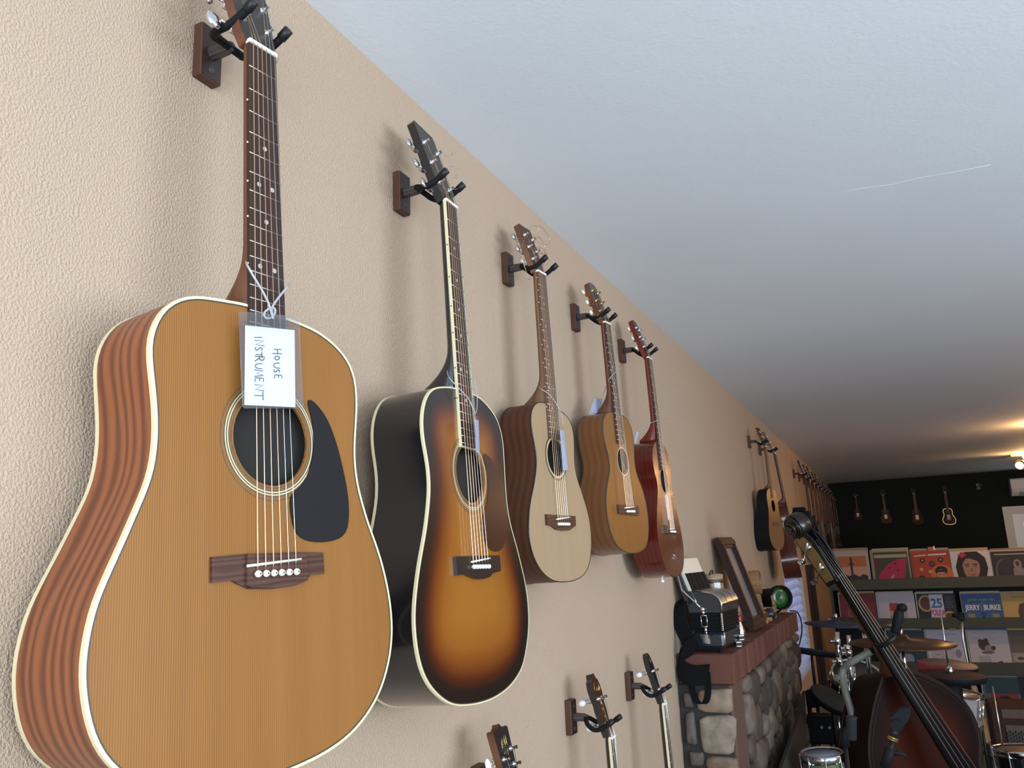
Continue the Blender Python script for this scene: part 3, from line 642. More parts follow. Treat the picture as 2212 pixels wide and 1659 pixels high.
for ch, y0, y1, x0, x1 in (('I', 940, 956, 620, 690), ('N', 975, 1026, 626, 705), ('S', 1036, 1068, 628, 692), ('T', 1082, 1122, 632, 690), ('R', 1118, 1162, 625, 705), ('U', 1186, 1230, 630, 690), ('M', 1240, 1298, 622, 700), ('E', 1310, 1350, 626, 702), ('N', 1372, 1428, 624, 700), ('T', 1440, 1500, 622, 700),
    ('H', 1052, 1098, 795, 865), ('O', 1116, 1150, 802, 846), ('U', 1180, 1225, 795, 850), ('S', 1236, 1262, 795, 848), ('E', 1284, 1322, 800, 866)): write(ch, y0, y1, x0, x1)
rel(b, tl).build('lettering', M['ink'], cd)
b = MB()
b.tube(catmull([q1(545, 270, -.006), q1(560, 310, .012), q1(620, 415, .016), q1(690, 530, TW), q1(745, 640, TW), q1(768, 720, TW), q1(790, 784, TW+.003)], 5), .0015, 7)
b.tube(catmull([q1(938, 470, -.002), q1(915, 500, .014), q1(855, 570, .016), q1(800, 645, TW), q1(775, 700, TW), q1(790, 784, TW+.002)], 5), .0015, 7)
b.tube(catmull([q1(*p) for p in ((760, 690), (720, 715), (705, 750), (730, 778), (775, 770), (805, 730), (800, 690))], 4, True), .0015, 7, closed=True)
rel(b, tl).build('cord', M['cord'], tag1)
def small_tag(label, loc, ang, quad, w, cordpx, cw, cm):
    n = Euler((ang[2], ang[1], ang[0])).to_matrix() @ V(1, 0, 0)
    P = [on_guitar(loc, ang, *p, w+dw) for p, dw in quad]; t = P[0].copy()
    r = thing('name_tag', label, 'tag', t, (0, 0, 0), 'clear tags hanging from guitar necks')
    nn = (P[1]-P[0]).cross(P[3]-P[0]).normalized()
    rel(sheet(P, .0006, nn), t).build('vinyl_sleeve', M['clear'], r)
    c = sum(P, V(0, 0, 0))/4; I = [c+(p-c)*.86-(P[0]-P[3])*.03+nn*.0002 for p in P]
    rel(sheet(I, .0003, nn), t).build('card', cm, r)
    b = MB(); b.tube(catmull([on_guitar(loc, ang, *p, d) for p, d in cordpx], 5), cw, 6); rel(b, t).build('cord', M['cord'], r)
c5 = lambda x, y: (780+x/2.13, 780+y/2.13)
c7 = lambda x, y: (1060+x/3.457, 820+y/3.457)
small_tag('clear tag seen edge-on beside the fretboard of the sunburst guitar', gloc((-.671, 1.237, .653), 1.05), (.004, -.051, -.011), [(c5(522, 250), .012), (c5(541, 255), -.004), (c5(548, 440), -.004), (c5(530, 425), .012)], .02,
    [(c5(395, 40), -.02), (c5(405, 75), .0), (c5(440, 115), .012), (c5(495, 175), .02), (c5(527, 240), .026), (c5(534, 170), .012), (c5(520, 80), .006)], .0010, M['card_b'])
small_tag('clear tag with bluish card over the soundhole of the pale spruce guitar', gloc((-.726, 1.806, .71)), (-.095, -.023, .012), [(c7(512, 340), .012), (c7(546, 345), -.004), (c7(582, 690), -.004), (c7(538, 690), .012)], .018,
    [(c7(355, 40), -.03), (c7(375, 70), 0), (c7(430, 105), .012), (c7(490, 180), .018), (c7(530, 270), .02), (c7(540, 335), .022)], .0012, M['card_b'])
small_tag('clear tag with blue card tucked behind the neck of the brown parlor guitar', gloc((-.717, 2.308, .704)), (-.108, -.028, .03), [(c7(780, 122), 0), (c7(853, 140), 0), (c7(800, 255), 0), (c7(725, 262), 0)], -.055,
    [((1344, 793), .0), ((1330, 803), .012), ((1317, 818), .004), ((1308, 838), -.03), ((1304, 850), -.05), ((1299, 862), -.055)], .0012, M['card_b'])
small_tag('clear tag hanging behind the neck of the dark red guitar', gloc((-.717, 2.797, .694)), (-.031, -.039, .003), [(c7(1090, 375), 0), (c7(1112, 385), 0), (c7(1085, 480), 0), (c7(1068, 475), 0)], -.03,
    [((1441, 903), .0), ((1424, 908), .012), ((1405, 914), .008), ((1390, 924), -.02), ((1377, 932), -.03)], .0010, M['card_b'])

# ------------------------------------------------------------------ instruments on the lower row: only headstocks and necks are in the frame
def low_headstock(name, label, cat, yb, head, m_face, m_side, tun, m_btn, logo=None, nut_z=1.0, nw=16, bind=True, slim=False, nl=.62, th=13, xo=.115):
    """banjo-like neck hanging from a hanger; v runs down from the nut"""
    r = thing(name, label, cat, (xo, yb, nut_z), (0, math.radians(-2), 0))
    t_ = math.radians(th); st, ct = math.sin(t_), math.cos(t_); s = .001
    hp = lambda u, l, h=0: V((h*ct-l*st)*s, u*s, (l*ct+h*st)*s)
    mp = lambda u, v, w=0: V(w*s, u*s, -v*s)
    b = MB(); b.prism(head, lambda u, l: hp(u, l, -15), lambda u, l: hp(u, l, 0)); hs = b.build('headstock', m_side, r)
    b = MB(); b.prism(head, lambda u, l: hp(u, l, -.1), lambda u, l: hp(u, l, 1)); b.build('head_veneer', m_face, hs)
    b = MB(); L = nl*1000; vs = []; m_ = 9
    rows = [(-10, nw, 14), (20, nw, 16), (L, nw+5, 22)]
    for v, h, dp in rows:
        for j in range(m_): a = PI*j/(m_-1); vs.append(mp(-math.cos(a)*h, v, -.5-math.sin(a)*dp))
    b.add(vs, [(i*m_+j, i*m_+j+1, (i+1)*m_+j+1, (i+1)*m_+j) for i in range(2) for j in range(m_-1)], 0, True); b.build('neck', m_side, r)
    b = MB(); b.prism([(-nw, 0), (nw, 0), (nw+5, L), (-nw-5, L)], lambda u, v: mp(u, v, -.5), lambda u, v: mp(u, v, 4)); fb = b.build('fretboard', M['fretboard'], r)
    if bind:
        for sd in (-1, 1):
            b = MB(); q = [(sd*(nw-1.6), 0), (sd*(nw+.7), 0), (sd*(nw+5.7), L), (sd*(nw+3.4), L)]; b.prism(q[::sd], lambda u, v: mp(u, v, -2.5), lambda u, v: mp(u, v, 4.4)); b.build('fretboard_binding', M['cream'], fb)
    for k in range(1, 15):
        v = fr(670, k)
        if v < L-5: b = MB(); b.tube([mp(-nw-5*v/L, v, 4), mp(nw+5*v/L, v, 4)], .0009, 5); b.build('fret', M['steel'], fb)
    b = MB(); b.box(mp(0, -1, 3.5), (.009, (2*nw+1)*s, .005)); b.build('nut', M['bone'], r)
    for (u, l, sd, kind) in tun:
        b = MB(); b.lathe([(5.5*s, 0), (5.5*s, 1.5*s), (3.2*s, 2.5*s), (2.6*s, 11*s), (3.6*s, 12*s), (3.6*s, 15*s)], hp(u, l, 1), hp(0, 0, 1)-hp(0, 0, 0), 10)
        if kind == 'planet':        # button behind the head, on the post's own axis
            b.lathe([(5*s, 0), (6*s, -3*s), (6*s, -12*s), (3*s, -14*s), (3*s, -22*s)], hp(u, l, -15), hp(0, 0, 1)-hp(0, 0, 0), 12)
            tn = b.build('tuner', M['chrome'], r)
            b = MB(); b.lathe([(3*s, 0), (7*s, -3*s), (8.5*s, -9*s), (8*s, -16*s), (4*s, -19*s)], hp(u, l, -35), hp(0, 0, 1)-hp(0, 0, 0), 12); b.build('tuner_button', m_btn, tn)
        else:
            b.tube([hp(u, l, -19), hp(u+sd*18, l, -19)], 2.2*s, 6); b.box(hp(u, l, -19), (9*s, 12*s, 14*s), bev=2*s)
            tn = b.build('tuner', M['chrome'], r)
            b = MB(); b.ell(hp(u+sd*27, l, -19), (4.5*s, 9*s, 12*s), Matrix.Rotation(math.radians(-th), 3, 'Y'), 12, 7); b.build('tuner_button', m_btn, tn)
    ns = len(tun)
    for i, (u, l, sd, k) in enumerate(sorted(tun, key=lambda q: (q[0], q[1]*(1 if q[0] < 0 else -1)))):
        a = -nw+4+(2*nw-8)*i/max(ns-1, 1); b = MB(); b.tube([hp(u, l, 9), mp(a, 0, 7), mp(a*1.2, L, 9)], .0006, 5); b.build('string', M['steel'], r)
    if logo:
        b = MB()
        for st_ in logo: b.tube(catmull([hp(x, y, 1.2) for x, y in st_], 3), .0007, 5)
        b.build('inlaid_lettering', M['brass'], hs)
    return r
ZB = 1.45-.400
bh = [(-16, 4), (16, 4), (22, 24), (20, 44), (24, 66), (22, 84), (29, 104), (30, 124), (24, 140), (14, 146), (8, 158), (-8, 158), (-14, 146), (-24, 140), (-30, 124), (-29, 104), (-22, 84), (-24, 66), (-20, 44), (-22, 24)]
lg = [[(-18, 118), (-14, 132), (-4, 136), (2, 132)], [(-17, 124), (-6, 127)], [(-5, 116), (-2, 123), (3, 121), (-4, 119), (2, 114)], [(5, 114), (7, 122), (12, 120), (11, 114)], [(17, 130), (15, 113)], [(15, 116), (11, 122), (17, 120)], [(19, 118), (24, 120), (20, 123), (19, 115), (24, 114)],
      [(-4, 92), (4, 84)], [(0, 94), (0, 78)], [(-8, 70), (8, 68)], [(-2, 74), (3, 60)], [(-2, 54), (2, 46)]]
M['brown_gloss'] = mat('brown_gloss', (.055, .022, .012), .2, coat=.7)
low_headstock('banjo', 'banjo headstock with wavy glossy brown face and cream lettering, in a lower hanger', 'banjo', 2.088, bh, M['brown_gloss'], M['black'], [(-13, 96, -1, 'planet'), (13, 96, 1, 'planet'), (-11, 34, -1, 'planet'), (11, 34, 1, 'planet')], M['pearl'], lg, nut_z=1.005)
hanger((0, 2.088, ZB), 'wooden hanger under the sunburst guitar holding the brown headstock banjo', 'wooden wall hangers')
sh = [(-15, 4), (15, 4), (19, 30), (16, 60), (20, 95), (22, 112), (17, 136), (9, 150), (-2, 156), (-12, 148), (-19, 134), (-23, 112), (-20, 95), (-16, 60), (-19, 30)]
low_headstock('banjo', 'slim glossy black banjo headstock with white round tuners, nearest the fireplace', 'banjo', 2.610, sh, M['black'], M['black'], [(-10, 100, -1, 'planet'), (10, 100, 1, 'planet'), (-8, 44, -1, 'planet'), (8, 44, 1, 'planet')], M['pearl'], [[(-4, 140), (2, 132), (-3, 126)], [(4, 134), (7, 126)]], nut_z=1.0, nw=15)
hanger((0, 2.610, ZB), 'wooden hanger beside the stone fireplace holding the slim black banjo')
wh = [(-17, 4), (17, 4), (26, 20), (31, 100), (27, 104), (12, 103), (4, 107), (0, 112), (-4, 107), (-12, 103), (-27, 104), (-31, 100), (-26, 20)]
wl_ = [[(-12, 66), (-8, 86), (-3, 78), (-8, 76), (-2, 68)], [(3, 68), (4, 88), (9, 86)], [(12, 90), (10, 72), (14, 70)], [(-10, 58), (-6, 62), (-2, 56)], [(2, 60), (8, 62), (4, 54)], [(-4, 48), (4, 50)]]
low_headstock('ukulele', 'black faced headstock with crown top and mahogany sides, at the lower edge', 'ukulele', 1.505, wh, M['black_p'], M['neck'], [(-19, 50, -1, 's'), (19, 62, 1, 's'), (-17, 30, -1, 's'), (17, 34, 1, 's')], M['pearl'], wl_, nut_z=1.035, nw=18, bind=False)
hanger((0, 1.563, 1.45-.441), 'wooden hanger cut by the lower edge, under the sunburst guitar')

# ------------------------------------------------------------------ stone fireplace with a brick mantel
FY0, FY1, FX, MZ, MB0 = 3.25, 5.42, .195, 1.072, .962
M['mortar'] = mat('dark_mortar', (.03, .027, .026), .9, bump=(60, .5, .01))
def stone_mat(i, c):
    m = bpy.data.materials.new('field_stone_%d' % i); m.use_nodes = True; nt = m.node_tree; p = nt.nodes['Principled BSDF']; N = nt.nodes.new; L = nt.links.new
    tc = N('ShaderNodeTexCoord'); n1 = N('ShaderNodeTexNoise'); n1.inputs['Scale'].default_value = 22; n1.inputs['Detail'].default_value = 6; r = N('ShaderNodeValToRGB')
    r.color_ramp.elements[0].position = .3; r.color_ramp.elements[1].position = .7
    r.color_ramp.elements[0].color = (*[x*.55 for x in c], 1); r.color_ramp.elements[1].color = (*[min(1, x*1.25) for x in c], 1)
    b = N('ShaderNodeBump'); b.inputs['Strength'].default_value = .5; b.inputs['Distance'].default_value = .006
    L(tc.outputs['Object'], n1.inputs['Vector']); L(n1.outputs['Fac'], r.inputs[0]); L(r.outputs[0], p.inputs['Base Color']); L(n1.outputs['Fac'], b.inputs['Height']); L(b.outputs[0], p.inputs['Normal'])
    p.inputs['Roughness'].default_value = .75; return m
STN = [stone_mat(i, c) for i, c in enumerate([(.24, .17, .115), (.105, .083, .07), (.26, .205, .155), (.085, .066, .055), (.19, .125, .085)])]
STN_SHADED = [stone_mat(5+i, c) for i, c in enumerate([(.080, .053, .038), (.112, .077, .055), (.052, .035, .026), (.15, .108, .080)])]  # darker copies paint in the weaker light on the front face
fp = thing('fireplace', 'field stone fireplace with reddish brick mantel against the cream wall', 'fireplace', (0, FY0, 0))
o0 = V(0, FY0, 0)
b = MB(); b.box((FX/2+.002, (FY0+FY1)/2, MB0/2), (FX-.004, FY1-FY0, MB0)); rel(b, o0).build('mortar_core', M['mortar'], fp)
def stone(c, sz, ax, sd, mt):
    """rounded irregular stone set into a face; sz is width, height, bulge; ax is the outward axis"""
    rn = random.Random(sd); b = MB(); n, m_ = 14, 7; vs = []; fs = []
    ph = [rn.uniform(0, 6.3) for _ in range(4)]; ex = rn.uniform(.55, .8) if ax == 'x' else rn.uniform(.32, .45)
    for i in range(m_+1):
        t = i/m_*PI/2*1.12
        for k in range(n):
            a = 2*PI*k/n; q = 1+.07*math.sin(2*a+ph[0])+.05*math.sin(3*a+ph[1])+.03*math.sin(5*a+ph[2])
            ca, sa = math.cos(a), math.sin(a); sx = math.copysign(abs(ca)**ex, ca); sy = math.copysign(abs(sa)**ex, sa)
            rr = max(math.sin(t), .001)**.6 if t < PI/2 else 1
            h = max(math.cos(t), -.4); h = math.copysign(abs(h)**.75, h)
            w = (sz[0]/2*sx*q*rr, sz[1]/2*sy*q*rr, sz[2]*(h+.05*math.sin(3*a+ph[3])*math.sin(t)))
            vs.append(c+(V(w[2], w[0], w[1]) if ax == 'x' else V(w[0], -w[2], w[1])))
    for i in range(m_):
        for k in range(n): fs.append((i*n+k, (i+1)*n+k, (i+1)*n+(k+1) % n, i*n+(k+1) % n) if ax == 'y' else (i*n+k, i*n+(k+1) % n, (i+1)*n+(k+1) % n, (i+1)*n+k))
    b.add(vs, fs, 0, True); return rel(b, o0).build('stone', mt, fp)
k = 0
c1 = lambda x, y: (1400+x/2.967, 1100+y/2.967)
SIDE = [(305, 1150, 560, 1305, 0), (228, 1165, 298, 1275, 3), (322, 1312, 580, 1572, 2), (238, 1292, 318, 1520, 1), (266, 1545, 362, 1650, 1), (368, 1580, 596, 1700, 4)]
for (x0, y0, x1, y1, mi) in SIDE:
    P, Q = at_y(*c1(x0, y0), FY0), at_y(*c1(x1, y1), FY0); P.x = max(P.x, .008); c = (P+Q)/2; stone(c, (abs(Q.x-P.x), abs(P.z-Q.z), .022), 'y', k, STN[mi]); k += 1
z = .60; r_ = 0
for z in (.56, .40, .24, .08):
    for x in (.05, .145): stone(V(x+.01*math.sin(7*z), FY0, z), (.085, .145, .022), 'y', k, STN[k % 5]); k += 1
rn = random.Random(3)
HY0, HY1, HZ = 4.15, 5.25, .50
def col(z0, z1, y0, y1):
    global k
    y = y0
    while y < y1-.05:
        w = min(rn.uniform(.10, .19), y1-y); zz = z0+rn.uniform(-.03, 0)
        while zz < z1-.03:
            h = rn.uniform(.09, .17); h = min(h, z1-zz)
            if h < .05: break
            stone(V(FX, y+w/2+rn.uniform(-.008, .008), zz+h/2), (w*.98, h*.98, rn.uniform(.025, .045)), 'x', k, STN_SHADED[rn.randrange(4)]); k += 1
            zz += h
        y += w
col(0, MB0, FY0+.23, HY0); col(HZ, MB0, HY0, HY1); col(0, MB0, HY1, FY1)
b = MB(); b.box((FX-.02, (HY0+HY1)/2, HZ/2), (.06, HY1-HY0, HZ)); rel(b, o0).build('firebox_shade', M['hole'], fp)  # black panel stands in for the shade of the hearth opening
b = MB(); b.box((FX+.002, FY0+.115, MB0/2), (.016, .225, MB0), bev=.004); rel(b, o0).build('corner_strip', mat('brown_corner_strip', (.11, .055, .04), .8, bump=(70, .4, .004)), fp)  # plain brown strip at the front corner, below the mantel
M['brick'] = mat('red_brick', (.125, .050, .036), .8, spec=.2, bump=(90, .4, .004)); M['brick2'] = mat('brown_brick', (.11, .045, .034), .8, spec=.2, bump=(90, .4, .004)); M['brick3'] = mat('rose_brick', (.14, .056, .042), .8, spec=.2, bump=(90, .4, .004))
b = MB(); b.box((.109, (FY0+FY1)/2+.03, (MB0+MZ)/2-.004), (.206, FY1-FY0+.04, MZ-MB0-.010)); rel(b, o0).build('mantel_mortar', M['mortar'], fp)
nb = 34; bw = (FY1+.07-FY0)/nb
b = MB(); b.box((0, 0, 0), (.214, bw-.007, MZ-MB0), bev=.004); first = None
for i in range(nb):
    if not first:
        first = b.build('brick', M['brick'], fp); o = first
    else:
        o = first.copy(); C.objects.link(o); o.parent = fp
        o.data = first.data
    o.location = (.112+rn.uniform(-.002, .002), bw*(i+.5), (MZ+MB0)/2+rn.uniform(-.0015, .0015))
    if i % 3:
        o.material_slots[0].link = 'OBJECT'; o.material_slots[0].material = M['brick2' if i % 3 == 1 else 'brick3']
def at_lean(px, py): d = ray(px, py); return CAM+d*((.405-CAM.x-.2*CAM.z)/(d.x+.2*d.z))
P = [at_lean(*p) for p in ((1733, 1493), (1724, 1538), (1709, 1580), (1693, 1625), (1681, 1659), (1664, 1712))]+[V(.395, 4.02, .05), V(.395, 4.62, .05), at_lean(1737, 1659)]
P[-3].y = P[5].y-.06
b = MB(); b.prism([(i, 0) for i in range(len(P))][::-1], lambda i, _: P[i], lambda i, _: P[i]+V(.015, 0, .003))
b.build('leaning_board', mat('grey_brown_board', (.035, .026, .022), .6, bump=(30, .2, .002)), label='grey brown pointed board leaning in front of the dark hearth opening', cat='board')

# ------------------------------------------------------------------ things on the mantel
M['acc'] = mat('black_celluloid', (.018, .022, .028), .22, coat=.5, bump=(14, .15, .002)); M['strap'] = mat('black_cloth', (.007, .0075, .009), .9, spec=.08, bump=(400, .3, .001))
M['grille'] = mat('silver_grille', (.55, .55, .54), .3, .85); M['ivory'] = mat('ivory_keys', (.62, .60, .53), .4); M['nickel'] = mat('nickel', (.70, .70, .68), .22, 1)
AC = V(.11, 3.30, MZ)
ac = thing('accordion', 'black piano accordion with ivory keys and silver grille standing on the mantel end', 'accordion', AC, (0, 0, math.radians(-3)))
def rbox(b, x0, x1, y0, y1, z0, z1, bev=.012): b.box(((x0+x1)/2, (y0+y1)/2, (z0+z1)/2), (x1-x0, y1-y0, z1-z0), bev=bev)
b = MB(); rbox(b, -.055, .075, .0, .30, .012, .082, .016); bass = b.build('bass_body', M['acc'], ac)
for y in (.03, .27):
    b = MB(); b.lathe([(.009, 0), (.011, .012)], (0.05, y, 0), n=10); b.build('foot', M['black_m'], bass)
b = MB()
for i in range(9): rbox(b, -.053+.002*(i % 2), .073-.002*(i % 2), .002+.003*(i % 2), .298-.003*(i % 2), .083+i*.0075, .090+i*.0075, .002)
b.build('bellows', M['black_m'], ac)
b = MB()
for i in range(9):
    for (x, y) in ((.073, .003),): b.box((x, y, .0865+i*.0075), (.008, .008, .0055), bev=.0015)
b.build('bellows_corner', M['nickel'], ac)
# treble body with a curved silver grille top
prof = [(.075, .152), (.075, .185), (.066, .207), (.048, .222), (.02, .229), (-.015, .232), (-.055, .236), (-.055, .152)]
b = MB(); b.prism(prof, lambda x, z: V(x, 0, z), lambda x, z: V(x, .30, z)); tb = b.build('treble_body', M['acc'], ac)
for (y0, y1) in ((.006, .10), (.108, .20), (.208, .296)):
    gp = [(.0768, .188), (.068, .209), (.049, .2242), (.02, .2312), (-.015, .2342), (-.045, .2365)]
    b = MB(); n = len(gp); vs = [V(x, y, z) for x, z in gp for y in (y0, y1)]; b.add(vs, [(2*i, 2*i+1, 2*i+3, 2*i+2) for i in range(n-1)][::1], 0, True)
    b.build('grille_panel', M['grille'], tb)
b = MB(); b.tube([V(.076, -.002, .013), V(.0785, -.002, .06), V(.0785, -.002, .080)], .0035, 7); b.tube([V(.0785, -.002, .155), V(.0785, -.002, .188), V(.068, -.002, .210), V(.045, -.002, .2255), V(0, -.002, .233)], .003, 7); b.build('chrome_trim', M['nickel'], ac)
# keyboard: a slab rising from the treble body towards the wall
kb0, kb1 = V(-.052, 0, .215), V(-.052-.045, 0, .345); kd = (kb1-kb0).normalized(); kn = V(kd.z, 0, -kd.x)
b = MB(); b.prism([(-.03, -.020), (.155, -.020), (.155, .006), (-.03, .006)], lambda a, h: kb0+kd*a+kn*h, lambda a, h: kb0+kd*a+kn*h+V(0, .31, 0)); kbd = b.build('keyboard_base', M['acc'], ac)
nk = 17; kw = .29/nk
for i in range(nk):
    b = MB(); y = .01+i*kw; b.prism([(0.0, .007), (.148, .007), (.150, .018), (0.0, .018)], lambda a, h: kb0+kd*a+kn*h+V(0, y, 0), lambda a, h: kb0+kd*a+kn*h+V(0, y+kw*.93, 0)); b.build('white_key', M['ivory'], kbd)
for i in range(nk-1):
    if i % 7 in (2, 6): continue
    b = MB(); y = .01+(i+.68)*kw; b.prism([(0.0, .018), (.088, .018), (.084, .026), (0.0, .026)], lambda a, h: kb0+kd*a+kn*h+V(0, y, 0), lambda a, h: kb0+kd*a+kn*h+V(0, y+kw*.6, 0)); b.build('black_key', M['black_m'], kbd)
b = MB(); b.tube([kb0+kd*.165+kn*.004+V(0, -.001, 0), kb0+kd*.03+kn*-.012+V(0, -.004, 0), V(-.02, -.006, .19), V(.0, -.006, .165)], .0035, 7); b.tube([V(-.035, -.004, .232), V(-.012, -.004, .175)], .0015, 5); b.build('keyboard_edge', M['nickel'], ac)
b = MB()
b.ell((.004, -.010, .166), (.010, .008, .010)); b.ell((.006, -.010, .154), (.007, .007, .008))
for x in (-.005, .018): b.tube([V(x, -.009, .142), V(x, -.009, .100)], .0022, 6)
b.tube([V(-.005, -.009, .142), V(.018, -.009, .142)], .0022, 6); b.tube([V(-.005, -.009, .100), V(.018, -.009, .100)], .0022, 6)
b.ell((.010, -.010, .088), (.007, .007, .009)); b.ell((.011, -.010, .077), (.005, .005, .006)); b.build('bellows_clasp', M['nickel'], ac)
b = MB(); b.box((.000, -.004, .062), (.032, .004, .018)); b.box((.006, -.004, .045), (.030, .003, .018)); b.build('strap_plate', M['nickel'], bass)
# strap draped over the mantel end
P = [V(-.075, .02, .20), V(-.092, -.02, .165), V(-.075, -.04, .10), V(-.05, -.05, .05), V(-.03, -.055, .015)]
def ribbon(P, wv, th=.004, n=5):
    P = catmull(P, n); b = MB(); vs = []
    for i, p in enumerate(P):
        t = (P[min(i+1, len(P)-1)]-P[max(i-1, 0)]).normalized(); w = wv(i/(len(P)-1)); q = w.cross(t).normalized()*th
        vs += [p-w/2-q, p+w/2-q, p+w/2+q, p-w/2+q]
    fs = [(4*i+j, 4*i+(j+1) % 4, 4*i+4+(j+1) % 4, 4*i+4+j) for i in range(len(P)-1) for j in range(4)]
    fs += [(0, 3, 2, 1), tuple(len(vs)-4+j for j in range(4))]; b.add(vs, fs, 0, False); return b
ribbon(P, lambda t: V(.055, 0, .018)).build('shoulder_strap', M['strap'], ac)
P = [V(-.02, -.075, .04), V(-.075, -.075, .005), V(-.083, -.078, -.045), V(-.045, -.08, -.072), V(.022, -.078, -.068)]
ribbon(P, lambda t: V(.02, .0, .075), .006).build('shoulder_strap', M['strap'], ac)
P = [V(-.050, -.072, -.055), V(-.043, -.074, -.135), V(-.025, -.075, -.172), V(.002, -.075, -.168), V(.016, -.074, -.125), V(.018, -.072, -.055)]
ribbon(P, lambda t: V(.022, 0, .012*math.cos(PI*t)), .003).build('shoulder_strap', M['strap'], ac)

# jar behind the accordion
P = at_x(1536, 1262, .085); J = V(.075, 3.72, MZ)
jr = thing('storage_jar', 'tan storage jar with dark bands and white patch behind the accordion', 'jar', J)
M['jar'] = mat('tan_glaze', (.30, .20, .12), .35); M['band'] = mat('dark_brown', (.06, .03, .02), .4)
b = MB(); b.lathe([(.001, 0), (.042, 0), (.048, .01), (.048, .225), (.044, .232)], n=24); b.build('body', M['jar'], jr)
for z in (.195, .250):
    b = MB(); b.lathe([(.0485, z), (.050, z+.004), (.050, z+.012), (.0485, z+.016)], n=24, cap=False); b.build('band', M['band'], jr)
b = MB(); b.lathe([(.048, .222), (.046, .262), (.048, .285), (.041, .290), (.001, .291)], n=24); b.build('lid', M['jar'], jr)
b = MB(); b.tube(catmull([V(.0, -.045, .287), V(.005, -.05, .300), V(.012, -.04, .306), V(.01, -.03, .292)], 4), .004, 6); b.build('hinge', M['band'], jr)
b = MB(); vs = [V(.0493*math.cos(a), .0493*math.sin(a), z) for a in [-1.25+.12*i for i in range(6)] for z in (.205, .255)]; b.add(vs, [(2*i, 2*i+2, 2*i+3, 2*i+1) for i in range(5)]); b.build('label', M['white'], jr)

# leaning picture frame
F0, F1 = V(.014, 4.13, 1.52), V(.146, 4.13, MZ+.004)
up = (F0-F1).normalized(); sd = V(0.05, 1, 0); sd = (sd-up*sd.dot(up)).normalized(); fn = sd.cross(up)*-1
if fn.x < 0: fn = -fn
HF, WF = (F0-F1).length, .31
pf = thing('picture_frame', 'dark brown picture frame leaning against the wall behind the accordion', 'picture frame', F1)
def fpnt(a, h, d): return sd*a+up*h+fn*d
fw = .055
for nm, (a0, a1, h0, h1) in {'a': (0, WF, 0, fw), 'b': (0, WF, HF-fw, HF), 'c': (0, fw, fw, HF-fw), 'd': (WF-fw, WF, fw, HF-fw)}.items():
    b = MB(); b.prism([(a0, h0), (a1, h0), (a1, h1), (a0, h1)], lambda a, h: fpnt(a, h, 0), lambda a, h: fpnt(a, h, .026)); 
    q = .016
    if nm in 'ab': b.prism([(a0, h0+q), (a1, h0+q), (a1, h1-q), (a0, h1-q)], lambda a, h: fpnt(a, h, .026), lambda a, h: fpnt(a, h, .034))
    else: b.prism([(a0+q, h0-q), (a1-q, h0-q), (a1-q, h1+q), (a0+q, h1+q)], lambda a, h: fpnt(a, h, .026), lambda a, h: fpnt(a, h, .034))
    b.build('frame_rail', M['frame'] if 'frame' in M else M.setdefault('frame', mat('dark_brown_frame', (.035, .016, .013), .55, spec=.2)), pf)
b = MB(); b.prism([(fw, fw), (WF-fw, fw), (WF-fw, HF-fw), (fw, HF-fw)], lambda a, h: fpnt(a, h, .006), lambda a, h: fpnt(a, h, .012)); b.build('picture', mat('grey_print', (.20, .175, .17), .5, bump=(20, .1, .001)), pf)
b = MB(); b.prism([(fw, fw), (WF-fw, fw), (WF-fw, HF-fw), (fw, HF-fw)], lambda a, h: fpnt(a, h, .016), lambda a, h: fpnt(a, h, .018)); b.build('glass', M['clear'], pf)

# wooden hoop on a tapered stand
hy = 4.95
hp_ = thing('wooden_hoop', 'light wooden hoop set upright on a tapered wooden foot behind the frame', 'hoop', (.07, hy, MZ))
M['ltwood'] = wood('light_wood', [(.26, .14, .06), (.36, .21, .10)], (1, 1, .2), 40, 2, .45)
b = MB(); n = 28; vs = []
for i in range(n):
    a = 2*PI*i/n
    for (r, x) in ((.060, -.03), (.066, -.03), (.066, .03), (.060, .03)): vs.append(V(x, r*math.cos(a), .205+r*math.sin(a)))
b.add(vs, [(4*i+j, 4*i+(j+1) % 4, 4*((i+1) % n)+(j+1) % 4, 4*((i+1) % n)+j) for i in range(n) for j in range(4)], 0, False); b.build('hoop', M['ltwood'], hp_)
b = MB(); b.lathe([(.055, 0), (.05, .03), (.035, .09), (.03, .142)], n=4, smooth=False); b.build('foot', M['ltwood'], hp_)

# stage lamp with a green lens
G0 = V(.135, 5.39, MZ)
gl = thing('stage_lamp', 'black stage lamp with round green lens at the far mantel end', 'lamp', G0)
ga = V(.62, -.78, .05).normalized()
b = MB(); cc = V(.0, 0, .095); b.lathe([(.04, -.19), (.056, -.17), (.058, -.10), (.060, -.02), (.070, 0), (.073, .006), (.073, .04), (.065, .042), (.060, .014)], cc, ga, 28, cap=False); b.build('housing', M['black_m'], gl)
b = MB(); b.lathe([(.001, .016), (.03, .020), (.05, .019), (.061, .012)], cc, ga, 28, cap=False)
M['green'] = mat('green_gel', (.004, .07, .012), .25, coat=.5, bump=(60, .4, .004)); b.build('lens', M['green'], gl)
b = MB(); b.lathe([(.058, -.20), (.0585, -.19), (.04, -.19)], cc, ga, 20); b.build('rear_cap', M['black_m'], gl)
sv = ga.cross(V(0, 0, 1)).normalized()
b = MB(); b.tube(catmull([cc+sv*.085-ga*.06, cc+sv*.09-ga*.10+V(0, 0, -.05), V(0, 0, .006)-ga*.10+sv*.04, V(0, 0, .006)-ga*.10-sv*.04, cc-sv*.09-ga*.10+V(0, 0, -.05), cc-sv*.085-ga*.06], 4), .007, 6); b.build('yoke', M['black_m'], gl)
